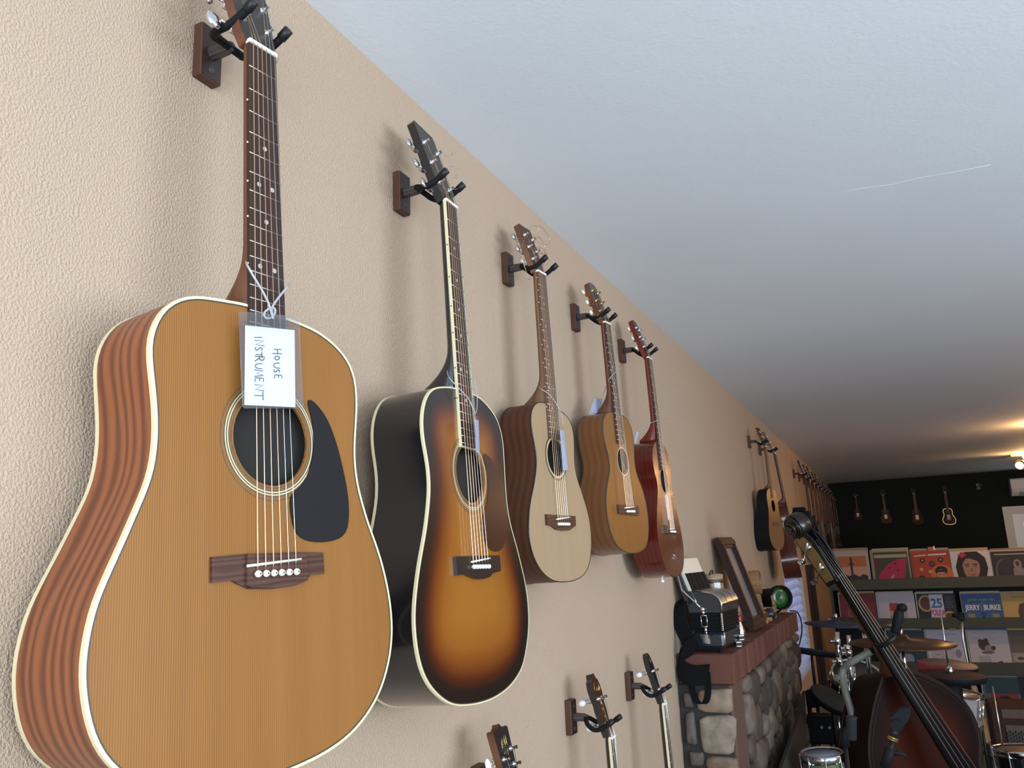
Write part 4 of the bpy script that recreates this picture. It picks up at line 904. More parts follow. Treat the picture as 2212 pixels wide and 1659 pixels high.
b = MB(); b.tube(catmull([V(.05, .06, .01), V(.085, .11, .0), V(.10, .15, -.05), V(.102, .13, -.11), V(.095, .06, -.16), V(.090, -.02, -.19)], 5), .004, 6); b.build('cable', M['black_m'], gl, label='thin black cable hanging off the mantel end')
# carved figure and wooden bits
cf = thing('carved_figure', 'small dark carved figure with pale patches beside the stage lamp', 'figurine', (.03, 5.02, MZ))
b = MB(); b.ell((.0, 0, .11), (.035, .06, .05)); b.ell((.01, -.06, .155), (.028, .032, .032)); 
for x in (-.02, .02):
    for y in (-.04, .04): b.tube([V(x, y, .09), V(x, y, .0)], [.013, .010], 7)
b.tube([V(.02, -.055, .18), V(.035, -.06, .215)], [.007, .002], 6); b.tube([V(-.005, -.055, .18), V(-.02, -.06, .215)], [.007, .002], 6); b.build('body', M['black_p'], cf)
b = MB(); b.ell((.034, -.02, .125), (.008, .018, .016)); b.ell((.032, .03, .105), (.008, .014, .012)); b.ell((.034, -.068, .16), (.008, .010, .012)); b.build('pale_patch', M['white'], cf)
wc = thing('wooden_cross', 'crossed pale wooden slats standing in front of the stage lamp', 'ornament', (.155, 4.98, MZ))
b = MB(); b.box((0, 0, .066), (.014, .026, .130), Matrix.Rotation(.25, 3, 'X'), bev=.003); b.build('slat', M['ltwood'], wc)
b = MB(); b.box((.004, .0, .075), (.012, .09, .022), Matrix.Rotation(-.35, 3, 'X'), bev=.003); b.build('slat', M['ltwood'], wc)
dw = thing('driftwood', 'rough brown driftwood piece lying on the mantel by the stage lamp', 'driftwood', (.10, 4.80, MZ))
b = MB(); b.tube(catmull([V(-.03, -.10, .02), V(-.01, -.04, .04), V(.02, .03, .03), V(.03, .09, .045)], 4), [.018, .02, .024, .026, .028, .03, .03, .028, .026, .024, .02, .018, .012], 8); b.build('trunk', M['neck'], dw)
b = MB(); b.tube(catmull([V(-.0, -.02, .045), V(.01, -.05, .075), V(.02, -.075, .085)], 4), [.014, .013, .012, .011, .010, .009, .008, .007, .006], 7); b.build('branch', M['neck'], dw)
bl = MB(); bl.ell((0, 0, 0), (.034, .034, .034), None, 16, 10); o = bl.build('dark_ball', mat('dark_blue_gloss', (.015, .02, .035), .3), label='dark round ball resting on the mantel below the driftwood', cat='ball'); o.location = (.145, 4.86, MZ+.034)
for i, (y, lab) in enumerate(((4.50, 'pale wooden stick lying on the mantel, nearer of two'), (4.66, 'pale wooden stick lying on the mantel, farther of two'))):
    b = MB(); b.lathe([(.008, 0), (.012, .004), (.012, .085), (.008, .089)], (-.02, 0, .012), (.7, .7, .06), 12); o = b.build('wooden_stick', M['ltwood'], label=lab, cat='stick', group='wooden sticks on the mantel'); o.location = (.13, y, MZ)
    b = MB(); b.lathe([(.0125, .02), (.0125, .026)], (-.02, 0, .012), (.7, .7, .06), 12, cap=False); o2 = b.build('groove', M['band'], o)
bt = thing('small_bottle', 'small silver topped bottle with red cap between accordion and frame', 'bottle', (.150, 3.86, MZ))
b = MB(); b.lathe([(.02, 0), (.024, .006), (.024, .035), (.012, .062), (.010, .072)], n=16); b.build('body', M['nickel'], bt)
b = MB(); b.lathe([(.012, .072), (.013, .076), (.013, .096), (.011, .099)], n=14); b.build('cap', mat('red_plastic', (.35, .03, .02), .35), bt)
M['hcov'] = mat('harmonica_cover', (.70, .70, .70), .3, .6)
for i, z in enumerate((.0, .024)):
    h = thing('harmonica', ('silver harmonica lying on the brick mantel, lower of the two', 'silver harmonica lying on top of another at the accordion foot')[i], 'harmonica', (.178, 3.56+.012*i, MZ+z), (0, 0, .5+.25*i), 'harmonicas on the mantel')
    b = MB(); b.box((0, 0, .011), (.026, .10, .010)); b.build('comb', M['black_p'], h)
    for s_ in (-1, 1): b = MB(); b.box((0, 0, .011+s_*.0075), (.024, .098, .006), bev=.002); b.build('cover_plate', M['hcov'], h)

# ------------------------------------------------------------------ farther along the guitar wall
def far_guitar(y, label, S, group='guitars above the mantel', cat='guitar', name='acoustic_guitar', hl=None, yaw=0.0, lean=-.02):
    r = guitar(name, label, cat, V(.115, y, 2.15), (yaw, lean, 0), S, group)
    hanger((0, y, ZH), hl or 'small dark hanger holding the '+label.split(' in the')[0], 'hangers along the far wall' if not hl else 'wooden wall hangers')
    return r
base = dict(s=1.0, L=645, v0=355, axis=(0, 0), vb=645, low=True, fe=440, fw=(21, 27), head=[(-21, 2), (21, 2), (34, 175), (-34, 175)], tuners=(45, 90, 135), tw=30, bridge=[(-75, 640), (75, 640), (75, 668), (-75, 668)], m_bridge=M['bridge'], saddle=((-35, 650), (35, 645)), vp=660, hole=(0, 505, 50), heel=.75)
OS = [(u, v) for u, v in O2]
bowl = dict(base); bowl.update(loop=OS, D=(75, 150), m_side=M['black_m'], m_back=M['black_m'], m_top=M['cedar_old'], m_fb=M['fretboard_lt'], m_neck=M['neck_lt'], m_head=M['neck'], m_hface=M['bridge'], s=.80)
far_guitar(5.72, 'black bowl backed guitar with honey top, high on the wall past the mantel', bowl, hl='dark hanger above the mantel holding the black bowl backed guitar', yaw=-.17)
ro = dict(base); ro.update(loop=OS, D=(95, 115), m_side=M['dark_side'], m_back=M['dark_side'], m_top=M['mahog_top'], m_fb=M['fretboard_lt'], m_neck=M['neck'], m_head=M['neck'], m_hface=M['black'], s=1.03)
far_guitar(6.22, 'dark reddish brown guitar hanging above the window blind', ro, hl='dark hanger above the window holding the reddish brown guitar', yaw=.10, lean=-.10)
EL = [(-25, 395), (-60, 385), (-95, 350), (-115, 360), (-118, 400), (-112, 450), (-110, 500), (-125, 560), (-150, 620), (-155, 680), (-140, 730), (-100, 760), (-40, 775), (40, 772), (105, 752), (145, 712), (155, 660), (145, 600), (120, 545), (108, 500), (112, 450), (118, 415), (105, 400), (75, 415), (30, 420)]
el = dict(s=1.0, L=645, v0=400, axis=(0, 0), vb=645, low=True, loop=EL, D=(42, 42), hole=None, fe=470, fw=(21, 27), head=[(-21, 2), (21, 2), (26, 30), (42, 170), (20, 185), (-24, 150)], tuners=(45, 75, 105, 135), tw=28, bridge=[(-40, 635), (40, 635), (40, 670), (-40, 670)], m_bridge=M['chrome'], bh=10, saddle=((-35, 650), (35, 645)), vp=660, heel=.6, m_fb=M['fretboard'], m_neck=M['neck'], m_head=M['neck'], m_hface=M['black'])
M['eb'] = mat('black_gloss_body', (.012, .011, .011), .2, coat=.7); M['er'] = mat('dark_red_body', (.05, .009, .006), .4); M['ep'] = mat('dusty_pink_body', (.16, .075, .06), .4)
M['es'] = mat('brown_body', (.05, .02, .01), .4); M['ew'] = mat('cream_body', (.16, .13, .095), .4)
ELS = [('eb', 'neck', 'black'), ('eb', 'neck_lt', 'glossy black'), ('es', 'neck', 'brown'), ('ep', 'neck_lt', 'dusty pink'), ('eb', 'neck', 'dark'), ('er', 'neck_lt', 'deep red'), ('ew', 'neck', 'cream'), ('es', 'neck_lt', 'tobacco brown'), ('er', 'neck', 'wine red'), ('es', 'neck', 'chestnut')]
ordn = ['first', 'second', 'third', 'fourth', 'fifth', 'sixth', 'seventh', 'eighth', 'ninth', 'tenth']
for i, (bd, nk_, w) in enumerate(ELS):
    q = dict(el); q.update(m_side=M[bd], m_back=M[bd], m_top=M[bd], m_neck=M['dark_side'], m_head=M['dark_side'], m_fb=M['fretboard'], m_bridge=M['black_p'])
    if i in (2, 4, 7): q.update(s=1.12)
    far_guitar(8.50+.49*i, '%s electric guitar, %s in the far row by the green wall' % (w, ordn[i]), q, 'electric guitars in the far row', name='electric_guitar')
sp = thing('wall_speaker', 'black box speaker with stepped top on the wall before the electric guitars', 'speaker', (.0, 8.1, 1.52))
b = MB(); b.box((.075, 0, .14), (.15, .18, .28), bev=.006); b.build('cabinet', M['black_m'], sp)
b = MB(); b.box((.06, .02, .30), (.10, .12, .04), bev=.004); b.build('top_step', M['black_m'], sp)
b = MB(); b.lathe([(.06, 0), (.055, .006), (.03, -.012)], (.151, 0, .12), (1, 0, 0), 20); b.build('cone', M['black_m'], sp)

# window with a blind
wn = thing('window_1', None, None, (0, WY0, WZ0)); wn['kind'] = 'structure'
W_, H_ = WY1-WY0, WZ1-WZ0
for (y0, y1, z0, z1) in ((0, .04, 0, H_), (W_-.04, W_, 0, H_), (.04, W_-.04, 0, .04), (.04, W_-.04, H_-.04, H_)):
    b = MB(); wallbox(b, -.10, -.06, y0, y1, z0, z1); b.build('window_frame', M['white'], wn)
b = MB(); wallbox(b, -.084, -.080, .04, W_-.04, .04, H_-.04); b.build('pane', M['clear'], wn)
def translucent(name, col):
    m = bpy.data.materials.new(name); m.use_nodes = True; nt = m.node_tree; p = nt.nodes['Principled BSDF']; t = nt.nodes.new('ShaderNodeBsdfTranslucent'); x = nt.nodes.new('ShaderNodeMixShader')
    p.inputs['Base Color'].default_value = (*col, 1); t.inputs[0].default_value = (*col, 1); x.inputs[0].default_value = .45
    nt.links.new(p.outputs[0], x.inputs[1]); nt.links.new(t.outputs[0], x.inputs[2]); nt.links.new(x.outputs[0], nt.nodes['Material Output'].inputs[0]); return m
bd = thing('window_blind', 'white slatted window blind glowing with blue daylight beyond the fireplace', 'blind', (-.025, WY0, WZ1))
M['slat'] = translucent('white_slat', (.66, .70, .80)); ns = 12; pit = (H_-.05)/ns
b = MB(); b.box((0, 0, 0), (.004, W_-.03, .080), Matrix.Rotation(math.radians(-48), 3, 'Y')); f_ = None
for i in range(ns):
    if f_ is None: f_ = o = b.build('slat', M['slat'], bd)
    else: o = f_.copy(); C.objects.link(o); o.parent = bd
    o.location = (0, W_/2, -.07-i*pit)
b = MB(); b.box((0, W_/2, -.018), (.045, W_-.02, .036)); b.build('headrail', M['slat'], bd)
for y in (.12, W_*.5, W_-.10):
    b = MB(); b.box((.024, y, -H_/2), (.0015, .022, H_-.05)); b.build('ladder_tape', M['slat'], bd)
for i, (pa, pb) in enumerate(((1765, 1776), (1784, 1796))):
    y0, y1 = at_x(pa, 1330, .02).y, at_x(pb, 1330, .02).y
    b = MB(); wallbox(b, 0, .03, 8.62+.42*i, 8.62+.42*i+.12, 0, 1.30); b.build('wall_strip_%d' % (i+1), M['frame'], kind='structure')  # dark vertical strip against the wall beside the window

# ------------------------------------------------------------------ record rack
RY = 8.9
M['olive'] = mat('olive_paint', (.050, .052, .034), .6, spec=.2); M['dkolive'] = mat('dark_olive_paint', (.010, .011, .010), .7, spec=.2)
RX0, RX1 = at_y(1797, 1270, RY).x, 3.1
rk = thing('record_rack', 'long olive green record rack with four tiers of face-out sleeves', 'shelf', (RX0, RY, 0))
r0 = V(RX0, RY, 0)
lips = []
for (pt, pb) in (((1930, 1250), (1930, 1273)), ((1930, 1336), (1930, 1357.5)), ((2000, 1430), (2000, 1457)), ((2000, 1532), (2000, 1560))):
    zt, zb = at_y(*pt, RY).z, at_y(*pb, RY).z; lips.append((zt, zb))
    b = MB(); b.box(((RX0+RX1)/2, RY+.011, (zt+zb)/2), (RX1-RX0, .022, zt-zb), bev=.002); rel(b, r0).build('shelf_lip', M['olive'], rk)
    b = MB(); b.box(((RX0+RX1)/2, RY+.13, zb+.012), (RX1-RX0, .21, .02)); rel(b, r0).build('shelf_board', M['dkolive'], rk)
for x in (RX0-.012, RX1+.012): b = MB(); b.box((x, RY+.13, .62), (.024, .26, 1.24)); rel(b, r0).build('side_panel', M['olive'], rk)
b = MB(); b.box(((RX0+RX1)/2, RY+.262, .62), (RX1-RX0, .02, 1.24)); rel(b, r0).build('back_panel', M['dkolive'], rk)
CM = {}
def cm(c):
    k = tuple(round(x, 3) for x in c)
    if k not in CM: CM[k] = mat('ink_%d' % len(CM), [x*.62 for x in k], .5, spec=.2)
    return CM[k]
def circ(x, y, r, ry=None, n=18): return [(x+r*math.cos(2*PI*i/n), y+(ry or r)*math.sin(2*PI*i/n)) for i in range(n)]
RS = .328; LEAN = math.radians(9)
def rpt(base, a, h, d=0): return V(a*RS, h*RS*math.sin(LEAN)-d*math.cos(LEAN), h*RS*math.cos(LEAN)+d*math.sin(LEAN))
def text_mesh(txt, size):
    cu = bpy.data.curves.new('t', 'FONT'); cu.body = txt; cu.size = size; cu.offset = size*(.028 if size > .12 else .012); cu.align_x = 'CENTER'; ob = bpy.data.objects.new('t', cu); C.objects.link(ob)
    me = bpy.data.meshes.new_from_object(ob.evaluated_get(bpy.context.evaluated_depsgraph_get())); bpy.data.objects.remove(ob)
    vs = [tuple(v.co[:2]) for v in me.vertices]; fs = [list(p.vertices) for p in me.polygons]; bpy.data.meshes.remove(me); return vs, fs
def sleeve(x, y, z, col, label, group, art=None, texts=()):
    r = thing('record_sleeve', label, 'record', (x, y, z), (0, 0, 0), group)
    b = MB(); Q = [(0, 0), (1, 0), (1, 1), (0, 1)]
    b.prism(Q, lambda a, h: rpt(0, a, h, 0), lambda a, h: rpt(0, a, h, .0035)); b.build('cover', cm(col), r)
    if art:
        b = MB(); ms = []; 
        for i, (c, poly) in enumerate(art):
            m = cm(c)
            if m not in ms: ms.append(m)
            b.add([rpt(0, px_, py_, .0036+.00025*(i+1)) for px_, py_ in poly], [tuple(range(len(poly)))], ms.index(m))
        b.build('printed_picture', ms, r)
    for (t, sz, ax, ah, c, sx) in texts:
        vs, fs = text_mesh(t, sz); b = MB(); b.add([rpt(0, ax+vx*sx, ah+vy, .0085) for vx, vy in vs], fs); b.build('lettering', cm(c), r)
    return r
def box_(x0, y0, x1, y1): return [(x0, y0), (x1, y0), (x1, y1), (x0, y1)]
wh_ = (.62, .58, .56)
ART = {
 'sun': ((.50, .40, .36), [((.50, .16, .07), box_(.1, .06, .93, .84)), ((.60, .32, .22), box_(.1, .06, .93, .52)), ((.05, .03, .03), box_(.47, .2, .53, .80)), ((.05, .03, .03), box_(.42, .58, .58, .62)), ((.05, .03, .03), [(.1, .06), (.93, .06), (.93, .24), (.8, .30), (.7, .22), (.55, .30), (.4, .24), (.25, .33), (.1, .22)])], [], 'record sleeve with orange sunset and dark tower, top tier left end'),
 'mel': ((.33, .30, .20), [((.06, .07, .04), box_(.03, .03, .97, .97)), ((.40, .37, .22), box_(.06, .80, .95, .90)), ((.16, .03, .05), [(.03, .5), (.25, .62), (.1, .8), (.03, .8)]), ((.46, .03, .09), [(.08, .1), (.18, .36), (.42, .62), (.70, .76), (.94, .76), (.92, .60), (.80, .1)]), ((.10, .01, .03), circ(.45, .5, .03)), ((.10, .01, .03), circ(.62, .62, .03)), ((.10, .01, .03), circ(.66, .42, .03)), ((.6, .3, .3), [(.45, .22), (.55, .32), (.52, .20), (.62, .34), (.60, .3), (.5, .18)])], [], 'record sleeve with big crimson melon slice on dark green, top tier'),
 'red': ((.42, .06, .03), [((.55, .16, .04), circ(.75, .3, .3)), ((.02, .02, .02), circ(.28, .73, .07)), ((.5, .3, .1), circ(.28, .73, .03)), ((.02, .02, .02), circ(.52, .62, .08)), ((.42, .08, .04), circ(.52, .62, .035)), ((.02, .02, .02), circ(.76, .74, .07)), ((.5, .3, .1), circ(.76, .74, .03)), ((.6, .34, .12), circ(.22, .47, .05)), ((.6, .34, .12), circ(.45, .4, .05)), ((.02, .02, .02), circ(.2, .22, .08)), ((.42, .08, .04), circ(.2, .22, .035)), ((.02, .015, .015), circ(.74, .42, .16, .13)), ((.45, .24, .16), circ(.73, .30, .11, .16)), ((.02, .015, .015), box_(.61, .38, .86, .44)), ((.05, .03, .03), box_(.66, .31, .71, .325)), ((.05, .03, .03), box_(.76, .31, .81, .325)), ((.62, .60, .55), [(.08, .84), (.4, .87), (.4, .90), (.08, .88)]), ((.62, .60, .55), [(.44, .86), (.93, .87), (.93, .92), (.44, .91)])], [], 'bright red record sleeve with black discs and dark haired face, top tier'),
 'face': ((.60, .57, .60), [((.025, .015, .012), [(.14, .2), (.1, .55), (.2, .85), (.4, .98), (.7, .98), (.88, .8), (.92, .5), (.84, .22), (.6, .1)]), ((.36, .20, .13), [(.30, .38), (.28, .62), (.38, .78), (.62, .8), (.72, .62), (.70, .4), (.6, .2), (.48, .14), (.38, .2)]), ((.025, .015, .012), [(.25, .9), (.3, .7), (.42, .82), (.6, .74), (.74, .66), (.8, .9)]), ((.05, .025, .02), box_(.33, .60, .46, .63)), ((.05, .025, .02), box_(.54, .60, .67, .63)), ((.12, .06, .045), circ(.40, .56, .045, .02)), ((.12, .06, .045), circ(.61, .56, .045, .02)), ((.25, .12, .08), [(.49, .55), (.53, .42), (.47, .42)]), ((.28, .08, .07), circ(.51, .32, .075, .02)), ((.30, .04, .03), [(.7, .0), (1, .0), (1, .16), (.8, .2)]), ((.45, .05, .03), box_(.2, .87, .42, .92)), ((.45, .05, .03), box_(.26, .82, .36, .97))], [], 'record sleeve with large portrait of long haired man, top tier'),
 'dark': ((.035, .03, .032), [((.40, .36, .33), box_(.08, .90, .9, .93)), ((.10, .085, .085), circ(.3, .4, .25, .4)), ((.035, .03, .032), circ(.33, .42, .22, .36)), ((.26, .20, .20), circ(.62, .62, .10, .14)), ((.22, .20, .21), [(.48, .1), (.5, .5), (.62, .6), (.76, .48), (.8, .1)]), ((.4, .38, .38), circ(.62, .25, .06)), ((.06, .04, .04), circ(.62, .64, .05, .07))], [], 'black record sleeve with pale costumed figure, top tier right edge'),
 'maroon': ((.20, .035, .04), [((.28, .10, .06), circ(.35, .42, .17)), ((.16, .05, .06), circ(.35, .42, .10)), ((.05, .06, .12), circ(.55, .25, .12, .08))], [], 'maroon record sleeve half hidden behind the bass neck, second tier'),
 'white': ((.55, .50, .54), [((.40, .05, .04), box_(.3, .3, .55, .72)), ((.55, .45, .08), box_(.55, .3, .72, .72)), ((.28, .36, .50), box_(.70, .2, .76, .74)), ((.04, .03, .02), circ(.56, .6, .08)), ((.22, .10, .05), [(.45, .15), (.5, .5), (.62, .55), (.7, .15)]), ((.45, .35, .3), circ(.42, .32, .09)), ((.30, .20, .28), box_(.34, .12, .7, .28)), ((.5, .38, .12), box_(.3, .36, .42, .5))], [], 'white record sleeve with small colourful square picture, second tier'),
 'polka': ((.025, .025, .045), [((.42, .36, .06), circ(.22, .72, .20, .24)), ((.13, .04, .04), circ(.22, .72, .15, .19)), ((.42, .36, .06), circ(.80, .24, .20, .26)), ((.13, .04, .04), circ(.80, .24, .15, .21)), ((.62, .62, .68), box_(.32, .03, .68, .97))] + [((.12, .12, .16), box_(.72, .9-.045*i, .95-.03*(i % 3), .915-.045*i)) for i in range(8)], [('25', .36, .50, .60, (.06, .16, .40), .85), ('POLKA', .23, .50, .38, (.62, .06, .18), .52), ('GREATS', .23, .50, .17, (.62, .06, .18), .44)], 'navy record sleeve with yellow rings, lettered 25 POLKA GREATS'),
 'blue': ((.05, .11, .27), [((.02, .06, .20), [(.42, .1), (.45, .5), (.55, .5), (.68, .1)]), ((.06, .16, .36), circ(.52, .62, .08, .14)), ((.10, .24, .42), [(.36, .05), (.42, .38), (.5, .3), (.6, .38), (.7, .05)]), ((.26, .26, .14), box_(.12, .2, .30, .44)), ((.26, .26, .14), box_(.72, .2, .90, .44))], [('golden organ hits', .10, .5, .80, (.30, .42, .40), 1.0), ('JERRY', .20, .26, .54, (.80, .82, .80), .70), ('BURKE', .20, .75, .54, (.80, .82, .80), .70)], 'blue record sleeve lettered JERRY BURKE in bold white'),
 'tan': ((.50, .33, .12), [((.10, .05, .03), [(.4, .1), (.36, .5), (.42, .72), (.6, .76), (.66, .6), (.52, .5), (.55, .3)]), ((.40, .22, .15), [(.52, .5), (.66, .56), (.8, .4), (.74, .1), (.5, .1)]), ((.25, .17, .07), box_(.25, .90, .9, .92))], [], 'tan record sleeve with brown haired profile, second tier right edge'),
 'teal': ((.030, .050, .060), [((.46, .40, .42), circ(.35, .55, .10, .14)), ((.02, .02, .03), [(.2, .4), (.22, .75), (.36, .82), (.36, .6), (.28, .4)]), ((.40, .36, .44), [(.25, .0), (.3, .35), (.42, .4), (.55, .2), (.6, .0)]), ((.26, .30, .38), circ(.55, .2, .12, .14))], [], 'dark teal record sleeve with pale woman, third tier'),
 'heads': ((.56, .52, .60), [((.40, .34, .38), circ(.25, .32, .15, .20)), ((.50, .44, .47), circ(.25, .33, .12, .17)), ((.44, .38, .44), circ(.52, .42, .17, .24)), ((.52, .46, .50), circ(.53, .42, .14, .2)), ((.30, .24, .28), circ(.78, .36, .08, .12)), ((.22, .16, .18), box_(.18, .32, .32, .34)), ((.24, .34, .5), box_(.3, .88, .75, .90)), ((.2, .15, .2), box_(.44, .45, .62, .47))], [], 'white record sleeve with faint sketched heads, third tier'),
 'bears': ((.56, .50, .50), [((.30, .28, .30), box_(.12, .78, .72, .79)), ((.30, .28, .30), box_(.12, .92, .72, .93)), ((.08, .03, .03), circ(.38, .60, .14, .15)), ((.08, .03, .03), circ(.3, .7, .06)), ((.08, .03, .03), circ(.44, .72, .06)), ((.30, .24, .24), circ(.5, .5, .12, .1)), ((.08, .03, .03), circ(.60, .52, .06)), ((.16, .10, .10), circ(.45, .4, .16, .04)), ((.42, .36, .38), box_(.2, .1, .5, .3)), ((.06, .04, .04), [(.38, .05), (.42, .15), (.6, .12), (.75, .18), (.85, .05)])], [], 'white record sleeve with small dark bear band, third tier'),
 'brown': ((.12, .085, .075), [((.34, .26, .20), box_(.05, .05, .95, .84)), ((.16, .11, .09), box_(.05, .4, .95, .84)), ((.36, .22, .17), circ(.6, .62, .11, .15)), ((.06, .04, .04), [(.48, .66), (.5, .78), (.66, .8), (.72, .68), (.6, .7)]), ((.04, .035, .04), [(.4, .05), (.48, .42), (.72, .44), (.9, .05)]), ((.40, .36, .30), circ(.25, .25, .16, .10)), ((.12, .06, .05), circ(.25, .25, .08, .05))], [], 'brown record sleeve with seated musician portrait, third tier right edge'),
 'grey': ((.13, .15, .16), [((.035, .075, .085), box_(.06, .56, .94, .97)), ((.32, .035, .04), box_(.16, .03, .82, .56)), ((.30, .15, .12), circ(.5, .28, .15, .18)), ((.02, .015, .015), circ(.5, .42, .16, .09)), ((.12, .12, .12), box_(.2, .03, .8, .12))], [], 'grey record sleeve with red portrait panel, lowest tier'),
 'night': ((.012, .016, .018), [((.30, .04, .05), [(.3, .0), (.4, .3), (.6, .42), (.9, .4), (.95, 0)]), ((.2, .1, .08), [(.4, .3), (.5, .6), (.56, .4)])], [], 'black record sleeve with red jacketed figure, lowest tier'),
}
TIERS = [(0, ['sun', 'mel', 'red', 'face', 'dark'], [1790, 1874, 1959, 2043, 2131], 1192), (1, ['maroon', 'white', 'polka', 'blue', 'tan'], [1804, 1886, 1971, 2066, 2153], 1283), (2, ['teal', 'heads', 'bears', 'brown'], [1905, 1990, 2080, 2164], 1362), (3, ['grey', 'night'], [2112, 2190], 1462)]
rn = random.Random(11); EDGE = [(.50, .42, .32), (.36, .14, .09), (.56, .54, .52), (.22, .20, .22), (.44, .36, .2)]
for ti, names, xs, top in TIERS:
    for nm, px_ in zip(names, xs):
        P = at_y(px_+8, top, RY+.07); zt = P.z; z = zt-RS*math.cos(LEAN); x = P.x
        col, art, tx, lab = ART[nm]
        sleeve(x, RY+.035, z, col, lab, None, art, tx)
        for k in range(3 if ti == 0 else 2):
            sleeve(x-.012+.008*k+rn.uniform(-.006, .006), RY+.045+.011*k, z+.012+.008*k, EDGE[rn.randrange(5)], ('%s sleeve edge showing behind the %s' % (('nearest', 'middle', 'farthest')[k], lab.replace('record sleeve', 'sleeve').split(',')[0]))[:110], 'record sleeves filed behind the covers')
P = at_y(2013, 1188, RY+.05)
tc = thing('figurine_box', 'small orange box with white tip on top of the red record', 'box', (P.x, RY+.10, P.z-.012))
b = MB(); b.box((-.01, 0, .02), (.045, .03, .045)); b.build('card', mat('orange_card', (.30, .09, .03), .6), tc)
b = MB(); b.lathe([(.008, 0), (.010, .02), (.004, .05)], (.022, 0, 0), n=8); b.build('white_tip', M['white'], tc)

# ------------------------------------------------------------------ far green wall
def small_uke(px0, pxb, ptop, pbot, label, body, s, card):
    T = at_y(px0, ptop, YB-.05); B = at_y(pxb, pbot, YB-.05); k = (T.z-B.z)/640.0
    uo = [(u*.62, 300+(v-355)*.62) for u, v in [(q[0], q[1]) for q in O4]]; 
    v0_ = min(v for u, v in uo)
    S = dict(s=k*1000, L=420, v0=v0_, axis=(0, 0), vb=430, low=True, loop=uo, D=(60, 66), m_side=body, m_back=body, m_top=body, hole=(0, 345, 26), fe=330, fw=(18, 22), m_fb=M['fretboard_lt'] if s == 1 else M['fretboard'], m_neck=M['neck'], head=[(-18, 2), (18, 2), (28, 20), (30, 105), (-30, 105), (-28, 20)], m_head=M['neck'], m_hface=M['head_face'], tuners=(40, 75), tw=26, m_btn=M['cream_button'], binding=(M['brass'], 6, 8) if s == 2 else None, purf=False, bridge=[(-42, 425), (42, 425), (42, 445), (-42, 445)], m_bridge=M['bridge'], saddle=((-20, 430), (20, 430)), vp=440, heel=.6)  # brass ring stands in for bright reflections along the rim
    vals = [v for u, v in uo]
    r, mp, hp = guitar('ukulele', label, 'ukulele', V((T.x*.6+B.x*.4), YB-.085*k*1000/1000-.02, T.z-110*k), (-PI/2, 0, 0), S, 'ukuleles on the green wall')
    b = MB(); b.prism([(-24, 350), (24, 350), (24, 425), (-24, 425)], lambda u, v: mp(u, v, 2), lambda u, v: mp(u, v, 4)); b.build('price_card', card, r)
M['uke1'] = mat('red_brown_uke', (.085, .024, .015), .6, spec=.08); M['uke2'] = mat('brown_uke', (.105, .042, .020), .6, spec=.08); M['uke3'] = mat('dark_brown_uke', (.075, .030, .017), .6, spec=.08); M['uke4'] = mat('dark_uke_body', (.05, .022, .010), .5, spec=.1)
small_uke(1845, 1857, 1062, 1126, 'small reddish soprano ukulele, leftmost on the dark green wall', M['uke1'], 0, M['white'])
small_uke(1906, 1915, 1056, 1133, 'brown ukulele with black headstock, second on the dark green wall', M['uke2'], 1, M['white'])
small_uke(1971, 1985, 1051, 1136, 'dark brown ukulele with light neck, third on the dark green wall', M['uke3'], 1, M['white'])
small_uke(2037, 2056, 1048, 1136, 'dark ukulele with brass ring for its rim highlights, rightmost on the green wall', M['uke4'], 2, M['card_b'])
P = at_y(2113, 1051, YB)
hk = thing('wall_hook', 'small empty black hook with two prongs on the green wall', 'hook', (P.x, YB-.02, P.z))
b = MB(); b.box((0, .01, 0), (.05, .02, .09)); b.build('plate', M['black_p'], hk)
for s_ in (-1, 1): b = MB(); b.tube([V(s_*.02, 0, 0), V(s_*.03, -.06, .0), V(s_*.03, -.09, .02)], .009, 6); b.build('prong', M['chrome'], hk)
P, Q = at_y(2181, 1034, YB-.2), at_y(2186, 1071, YB-.2)
au = thing('air_conditioner', 'white wall air conditioner near the ceiling above the far door', 'air conditioner', (P.x, YB, Q.z))
b = MB(); hh = P.z-Q.z; prof = [(0, 0), (-.10, 0), (-.19, .05), (-.21, .10), (-.21, hh-.02), (-.18, hh), (0, hh)]
b.prism(prof, lambda y, z: V(0, y, z), lambda y, z: V(.85, y, z)); b.build('case', M['white'], au)
b = MB(); b.box((.46, -.15, .018), (.72, .09, .012), Matrix.Rotation(-.5, 3, 'X')); b.build('louvre', mat('grey_louvre', (.3, .3, .3), .5), au)
P = at_y(2164, 1095, YB-.05)
dr = thing('door_1', None, None, (P.x, YB, 0)); dr['kind'] = 'structure'; DH = P.z; dw_ = 1.05
for (x0, x1, z0, z1) in ((0, .11, 0, DH), (dw_-.11, dw_, 0, DH), (.11, dw_-.11, DH-.11, DH)): b = MB(); b.box(((x0+x1)/2, -.03, (z0+z1)/2), (x1-x0, .06, z1-z0)); b.build('door_frame', M['white'], dr)
b = MB()
for (x0, x1, z0, z1) in ((.11, .235, 0, DH-.11), (dw_-.24, dw_-.11, 0, DH-.11), (.235, dw_-.24, 0, .9), (.235, dw_-.24, DH-.24, DH-.11)): b.box(((x0+x1)/2, -.02, (z0+z1)/2), (x1-x0, .03, z1-z0))
b.build('door_leaf', M['white_gloss'], dr)
b = MB(); b.box((dw_/2, -.012, (DH-.24+.9)/2), (dw_-.475, .006, DH-.24-.9)); b.build('pane', mat('glowing_pane', (.5, .7, .8), .2, emit=(.45, .85, 1.0), es=1.6), dr, label='door pane emitting in place of daylight beyond')  # pane emits by itself in place of daylight beyond the door
